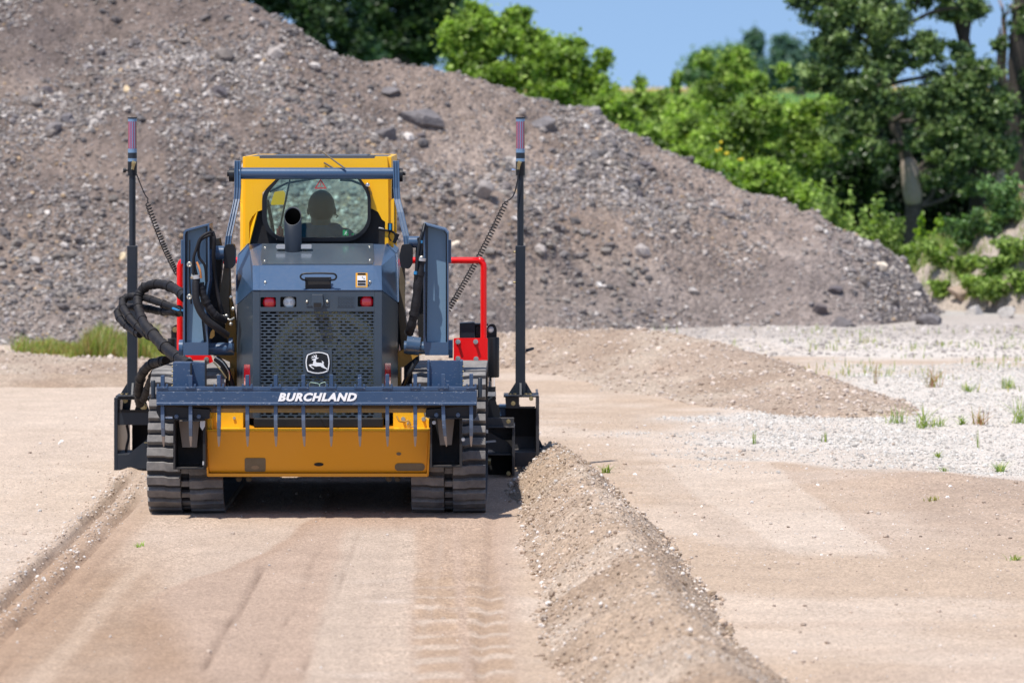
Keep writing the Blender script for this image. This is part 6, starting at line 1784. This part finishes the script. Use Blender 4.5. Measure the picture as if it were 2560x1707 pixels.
# left end frame
m = MB()
m.pb(285, 373, 994.5, 999, Y, .3); m.pb(285, 294, 999, 1175, Y, .012); a = P(286, 999, Y); b = P(292, 1178, Y); m.box(a.x, b.x, Y + .01, Y + 1.0, .06, a.z - .02)
m.pb(293, 300, 999, 1026, Y + .03, .02)
m.pp([(294, 1137), (319, 1137), (380, 1088), (400, 1088), (400, 1172), (294, 1172)], Y - .02, .03); m.box(P(293, 0, Y).x, P(380, 0, Y).x, Y, Y + .35, zz(1137, Y), zz(1134.5, Y))
m.pb(293, 400, 1028, 1062, Y + .02, .15)
m.pp([(308, 999), (328, 999), (324, 1028), (305, 1028)], Y + .2, .04)
m.build('end_frame', M['mast'], GR_, .002)
m = MB(); m.pb(292, 400, 1024, 1031, Y + .018, .01); m.pb(330, 400, 1062, 1135, Y + .32, .02); m.pp([(299, 1172), (390, 1172), (390, 1186), (303, 1186)], Y + .05, .2); m.pp([(333, 1190), (345, 1184), (380, 1184), (390, 1200), (338, 1207)], Y - .1, .12)
m.pp([(345, 1000), (362, 1000), (372, 1026), (336, 1026)], Y + .03, .05)
m.build('skid', M['blackx'], GR_)
m = MB(); m.bolt(P(359, 1016, Y + .03), .016, .03); m.bolt(P(313, 1001, Y + .15), .012, .01); m.bolt(P(345, 1001, Y + .15), .012, .01); m.cyl(P(300, 1177, Y + .03), P(313, 1177, Y + .03), .02, 12); m.pb(360, 374, 1105.5, 1107, Y - .04, .01); m.build('bolt', M['brass'], GR_)
hose([(317, 1062, Y + .1), (322, 1090, Y + .1), (317, 1115, Y + .08), (315, 1130, Y + .08)], .009, GR_, 'black', 'hose', 5, 8)
# the blade box across the front, mostly hidden by the loader
m = MB(); m.box(P(328, 0, Y).x, P(1335, 0, Y).x, Y + .55, Y + .58, .03, .34); m.box(P(300, 0, Y).x, P(1335, 0, Y).x, Y + .50, Y + .62, .28, .36); m.build('blade', M['mast'], GR_, .004)
m = MB(); m.box(-1.75, -.55, 28.30, 28.9, .40, .55); m.box(-1.7, -1.6, 28.25, 28.35, .3, .9); m.box(-.7, -.6, 28.25, 28.35, .3, .9); m.build('coupler', M['black'], GR_, .01)
# red guard hoop
HQ = 28.35
s = HQ / F
m = MB(); m.tube(pspl([(450, 905, HQ), (450, 780, HQ), (450, 680, HQ), (451, 662, HQ), (458, 653, HQ), (472, 651, HQ), (600, 651, HQ), (900, 651, HQ), (1180, 651, HQ), (1196, 651, HQ), (1205, 656, HQ), (1209, 668, HQ), (1209, 700, HQ), (1209, 845, HQ), (1209, 900, HQ)], 5), 8.0 * s, 16); GH = m.build('guard_hoop', M['red'], GR_)
m = MB(); m.pp(rpoly([(1134, 845), (1219, 845), (1219, 906), (1134, 904)], 3, 3), HQ - .04, .012); m.pp(rpoly([(443, 880), (528, 888), (533, 905), (530, 908), (443, 908)], 3, 3), HQ - .04, .012); m.build('hoop_plate', M['red'], GH, .0015)
m = MB()
for u, v in ((1145, 854), (1189, 854), (1145, 896), (1190, 897), (473, 898), (516, 898)): m.cyl(P(u, v, HQ - .04), P(u, v, HQ - .047), .016, 18); m.cyl(P(u, v, HQ - .047), P(u, v, HQ - .075), .010, 6)
m.build('bolt', M['steel'], GH)
# hydraulic rams
for (dx, full) in ((0, True), (-786 , False)):
    m = MB(); RYY = 28.52
    c = 1233.5 + dx
    if full: m.tube([P(c, 843, RYY), P(c, 846, RYY), P(c, 940, RYY), P(c, 943, RYY)], [.036, .0385, .0385, .036], 24)
    else: m.tube([P(430, 846, RYY), P(430, 920, RYY)], [.028, .028], 18)
    RM = m.build('hydraulic_ram', M['black'], GR_)
    m = MB()
    if full:
        m.pp(rpoly([(1216, 846), (1216, 822), (1222, 812), (1230, 809), (1238, 812), (1242, 822), (1242, 846)], 5, 3), RYY, .03); m.pb(1186, 1220, 809, 815, RYY - .01, .08); m.pb(1188, 1202, 815, 840, RYY, .05)
        m.build('ram_eye', M['black'], RM, .004)
        m = MB(); m.bolt(P(1227, 824, RYY), .014, .03); m.build('pin', M['plate'], RM)
        m = MB(); m.cyl(P(1229, 942, RYY), P(1229, 975, RYY), .022, 18); m.build('ram_rod', M['chrome'], RM)
        m = MB(); m.cyl(P(1229, 966, RYY), P(1229, 984, RYY), .027, 18); m.pp(rpoly([(1219, 990), (1240, 990), (1240, 1004), (1228, 1010), (1218, 1004)], 4, 3), RYY - .01, .05); m.build('rod_boot', M['black'], RM, .003)
        m = MB(); m.pb(1220, 1240, 980, 990, RYY - .035, .03); m.build('rod_label', M['plate'], RM); m = MB(); m.bolt(P(1229, 1000, RYY - .012), .015, .02); m.build('pin', M['steel'], RM)
    else:
        m.pp(rpoly([(428, 850), (428, 826), (434, 814), (443, 811), (450, 814), (450, 850)], 5, 3), RYY, .03); m.build('ram_eye', M['black'], RM, .004)
        m = MB(); m.bolt(P(438, 824, RYY), .013, .03); m.build('pin', M['brass'], RM)
m = MB(); m.pp(rpoly([(1149, 808), (1187, 806), (1187, 846), (1149, 846)], 3, 3), 28.5, .12); m.pb(1187, 1217, 810, 846, 28.62, .03); m.build('valve_box', M['mast'], GR_, .003)
m = MB(); m.pb(1150, 1190, 903, 940, 28.45, .1); m.pb(1165, 1215, 910, 1000, 28.6, .05); m.build('ram_tower', M['blackm'], GR_, .003)
m = MB(); m.pb(424, 443, 846, 950, 28.5, .1); m.build('valve_box', M['mast'], GR_, .003)
# sleeved hoses looping from loader to grader
HQ2 = 27.6
hose([(462, 744, 27.2), (445, 727, 27.4), (415, 713, 27.6), (385, 711, 27.7), (360, 720, 27.75), (347, 740, 27.75), (345, 762, 27.7), (352, 790, 27.6), (366, 818, 27.4), (390, 848, 27.2), (420, 878, 27.0), (450, 900, 26.8), (475, 915, 26.6)], .030, GR_, 'hose', 'hose', 8, 14, True)
hose([(462, 780, 27.3), (430, 768, 27.5), (400, 757, 27.6), (375, 748, 27.7), (350, 742, 27.8), (325, 741, 27.85), (310, 748, 27.85), (306, 762, 27.8), (315, 782, 27.7), (332, 804, 27.6), (352, 824, 27.5), (374, 842, 27.4)], .024, GR_, 'hose', 'hose', 8, 14, True)
hose([(460, 782, 27.4), (430, 780, 27.5), (400, 778, 27.7), (370, 772, 27.8), (340, 768, 27.9), (310, 768, 27.95), (296, 778, 27.9), (297, 792, 27.85), (310, 808, 27.75), (328, 822, 27.65), (350, 836, 27.5)], .024, GR_, 'hose', 'hose', 8, 14, True)
hose([(368, 820, 27.35), (395, 850, 27.15), (422, 876, 26.95), (450, 898, 26.75), (472, 912, 26.6)], .036, GR_, 'hose', 'hose', 8, 14, True)
hose([(462, 776, 27.25), (448, 776, 27.35), (432, 771, 27.4)], .008, GR_, 'blue', 'blue_hose', 5, 8)
hose([(415, 902, 27.9), (395, 905, 28.0), (375, 912, 28.1), (358, 930, 28.2), (350, 950, 28.3), (347, 985, 28.4), (350, 1010, 28.5)], .030, GR_, 'hose', 'hose', 8, 14, True)
hose([(412, 912, 27.9), (392, 925, 28.1), (378, 950, 28.2), (368, 975, 28.3), (358, 998, 28.4)], .026, GR_, 'hose', 'hose', 8, 12, True)
hose([(410, 925, 28.2), (390, 970, 28.3), (375, 1000, 28.4)], .016, GR_, 'mast', 'ram_rod', 4, 12)

# ------------------------------------------------------------------ the operator
def remeshed(parts, name, mat, parent, voxel=.008, smooth=4):
    m = MB()
    for p in parts: p(m)
    me = bpy.data.meshes.new(name); me.from_pydata([tuple(q) for q in m.v], [], m.f); me.materials.append(mat)
    o = bpy.data.objects.new(name, me); COL.objects.link(o)
    r_ = o.modifiers.new('r', 'REMESH'); r_.mode = 'VOXEL'; r_.voxel_size = voxel; r_.use_smooth_shade = True
    s_ = o.modifiers.new('s', 'SMOOTH'); s_.factor = .5; s_.iterations = smooth
    bpy.context.view_layer.update()
    dg = bpy.context.evaluated_depsgraph_get(); m2 = bpy.data.meshes.new_from_object(o.evaluated_get(dg)); m2.name = name
    bpy.data.objects.remove(o)
    m2.materials.clear(); m2.materials.append(mat)
    for p in m2.polygons: p.use_smooth = True
    o = bpy.data.objects.new(name, m2)
    return link(o, parent)
def cap(a, b, r0, r1):
    def f(m): m.tube([a, b], [r0, r1], 16); m.ball(a, r0, seg=16, rings=10); m.ball(b, r1, seg=16, rings=10)
    return f
def bl(c, *r): return lambda m: m.ball(c, *r)
hc = P(804, 520, 27.15)                       # head centre
hx, hy_, hz = hc
neck = Vector((hx - .004, hy_ - .02, hz - .10)); ch = Vector((hx - .008, hy_ - .02, hz - .26)); pel = Vector((hx - .01, hy_ + .02, 1.20))
PE = thing('person', (hx, hy_, 1.16), 'operator in dark blue jacket and glasses seated in the cab, back towards us', 'person')
parts = [bl(hc + Vector((0, 0, .012)), .078, .098, .095), bl(hc + Vector((0, .035, -.055)), .058, .06, .062), bl(hc + Vector((0, -.03, -.02)), .072, .07, .08),
         cap(neck + Vector((0, .0, .06)), neck + Vector((0, -.005, -.08)), .060, .066),
         bl(hc + Vector((0, .102, -.02)), .013, .022, .024), bl(hc + Vector((0, .085, -.07)), .026, .018, .010),
         bl(hc + Vector((-.083, .0, -.02)), .010, .016, .026), bl(hc + Vector((.083, .0, -.02)), .010, .016, .026),
         bl(hc + Vector((-.03, .088, .005)), .014, .010, .010), bl(hc + Vector((.03, .088, .005)), .014, .010, .010), bl(hc + Vector((0, .09, .03)), .05, .014, .012),
         cap(ch, pel, .12, .12), cap(ch + Vector((-.14, 0, .06)), ch + Vector((.14, 0, .06)), .05, .05)]
arms = []
for sg in (-1, 1):
    sh = ch + Vector((sg * .175, .01, .055)); el_ = ch + Vector((sg * .24, .02, -.22)); wr = Vector((-1.15 + sg * .34, 27.36, 1.36)); 
    arms.append((sg, sh, el_, wr))
    parts += [cap(sh, el_, .045, .038), cap(el_, wr, .036, .026)]
    parts.append(bl(wr + Vector((0, .045, -.002)), .040, .048, .018))
    for k in range(4):
        b0 = wr + Vector((sg * (.028 - k * .019), .082, .0)); l_ = (.030, .036, .034, .028)[k]
        b1 = b0 + Vector((0, l_, -.006)); b2 = b1 + Vector((0, l_ * .35, -.024)); b3 = b2 + Vector((0, -l_ * .4, -.016))
        parts += [cap(b0, b1, .0088, .0082), cap(b1, b2, .0082, .0075), cap(b2, b3, .0075, .007)]
    t0 = wr + Vector((-sg * .034, .03, -.004)); t1 = t0 + Vector((-sg * .018, .03, -.012)); parts += [cap(t0, t1, .010, .009), cap(t1, t1 + Vector((sg * .004, .024, -.014)), .009, .008)]
    hip = pel + Vector((sg * .09, .02, 0)); kn = pel + Vector((sg * .13, .44, .06)); an = pel + Vector((sg * .12, .58, -.30))
    parts += [cap(hip, kn, .08, .055), cap(kn, an, .052, .035), cap(an + Vector((0, -.02, -.04)), an + Vector((0, .12, -.05)), .035, .03)]
remeshed(parts, 'body', M['skin'], PE, .0055, 3)
jk = [cap(ch + Vector((0, 0, .0)), pel + Vector((0, 0, .04)), .145, .14), cap(ch + Vector((-.155, 0, .07)), ch + Vector((.155, 0, .07)), .066, .066), cap(neck + Vector((0, -.008, -.05)), neck + Vector((0, -.01, -.09)), .074, .10), cap(ch + Vector((-.09, .0, .12)), ch + Vector((.09, 0, .12)), .05, .05)]
for sg, sh, el_, wr in arms: jk += [cap(sh, el_, .062, .054), cap(el_, el_.lerp(wr, .85), .052, .042)]
remeshed(jk, 'jacket', M['cloth'], PE, .009, 5)
tr_ = []
for sg in (-1, 1):
    hip = pel + Vector((sg * .09, .02, 0)); kn = pel + Vector((sg * .13, .44, .06)); an = pel + Vector((sg * .12, .58, -.30)); tr_ += [cap(hip, kn, .095, .068), cap(kn, an.lerp(kn, .1), .066, .055)]
remeshed(tr_ + [cap(pel + Vector((-.06, 0, 0)), pel + Vector((.06, 0, 0)), .13, .13)], 'trousers', M['trou'], PE, .010, 5)
m = MB(); m.ball(hc + Vector((0, -.022, .008)), .084, .096, .104, 28, 18); o = m.build('hair', M['hair'], PE)
m = MB()
for sg in (-1, 1):
    m.tube([hc + Vector((sg * .083, .0, .004)), hc + Vector((sg * .082, .09, .006))], .0028, 6); m.ring(hc + Vector((sg * .034, .108, .004)), (sg * .15, 1, 0), .024, .0025, 18, 6)
m.pp([(840, 535), (846, 540), (841, 546), (839, 545), (843, 540), (838, 537)], hc.y + .09, .004)
m.tube([hc + Vector((-.012, .112, .006)), hc + Vector((.012, .112, .006))], .0025, 6); m.build('glasses', M['black'], PE)

for o in bpy.data.objects:
    if o.get('label') is None and o.parent is None and o.type == 'EMPTY': print('no label', o.name)
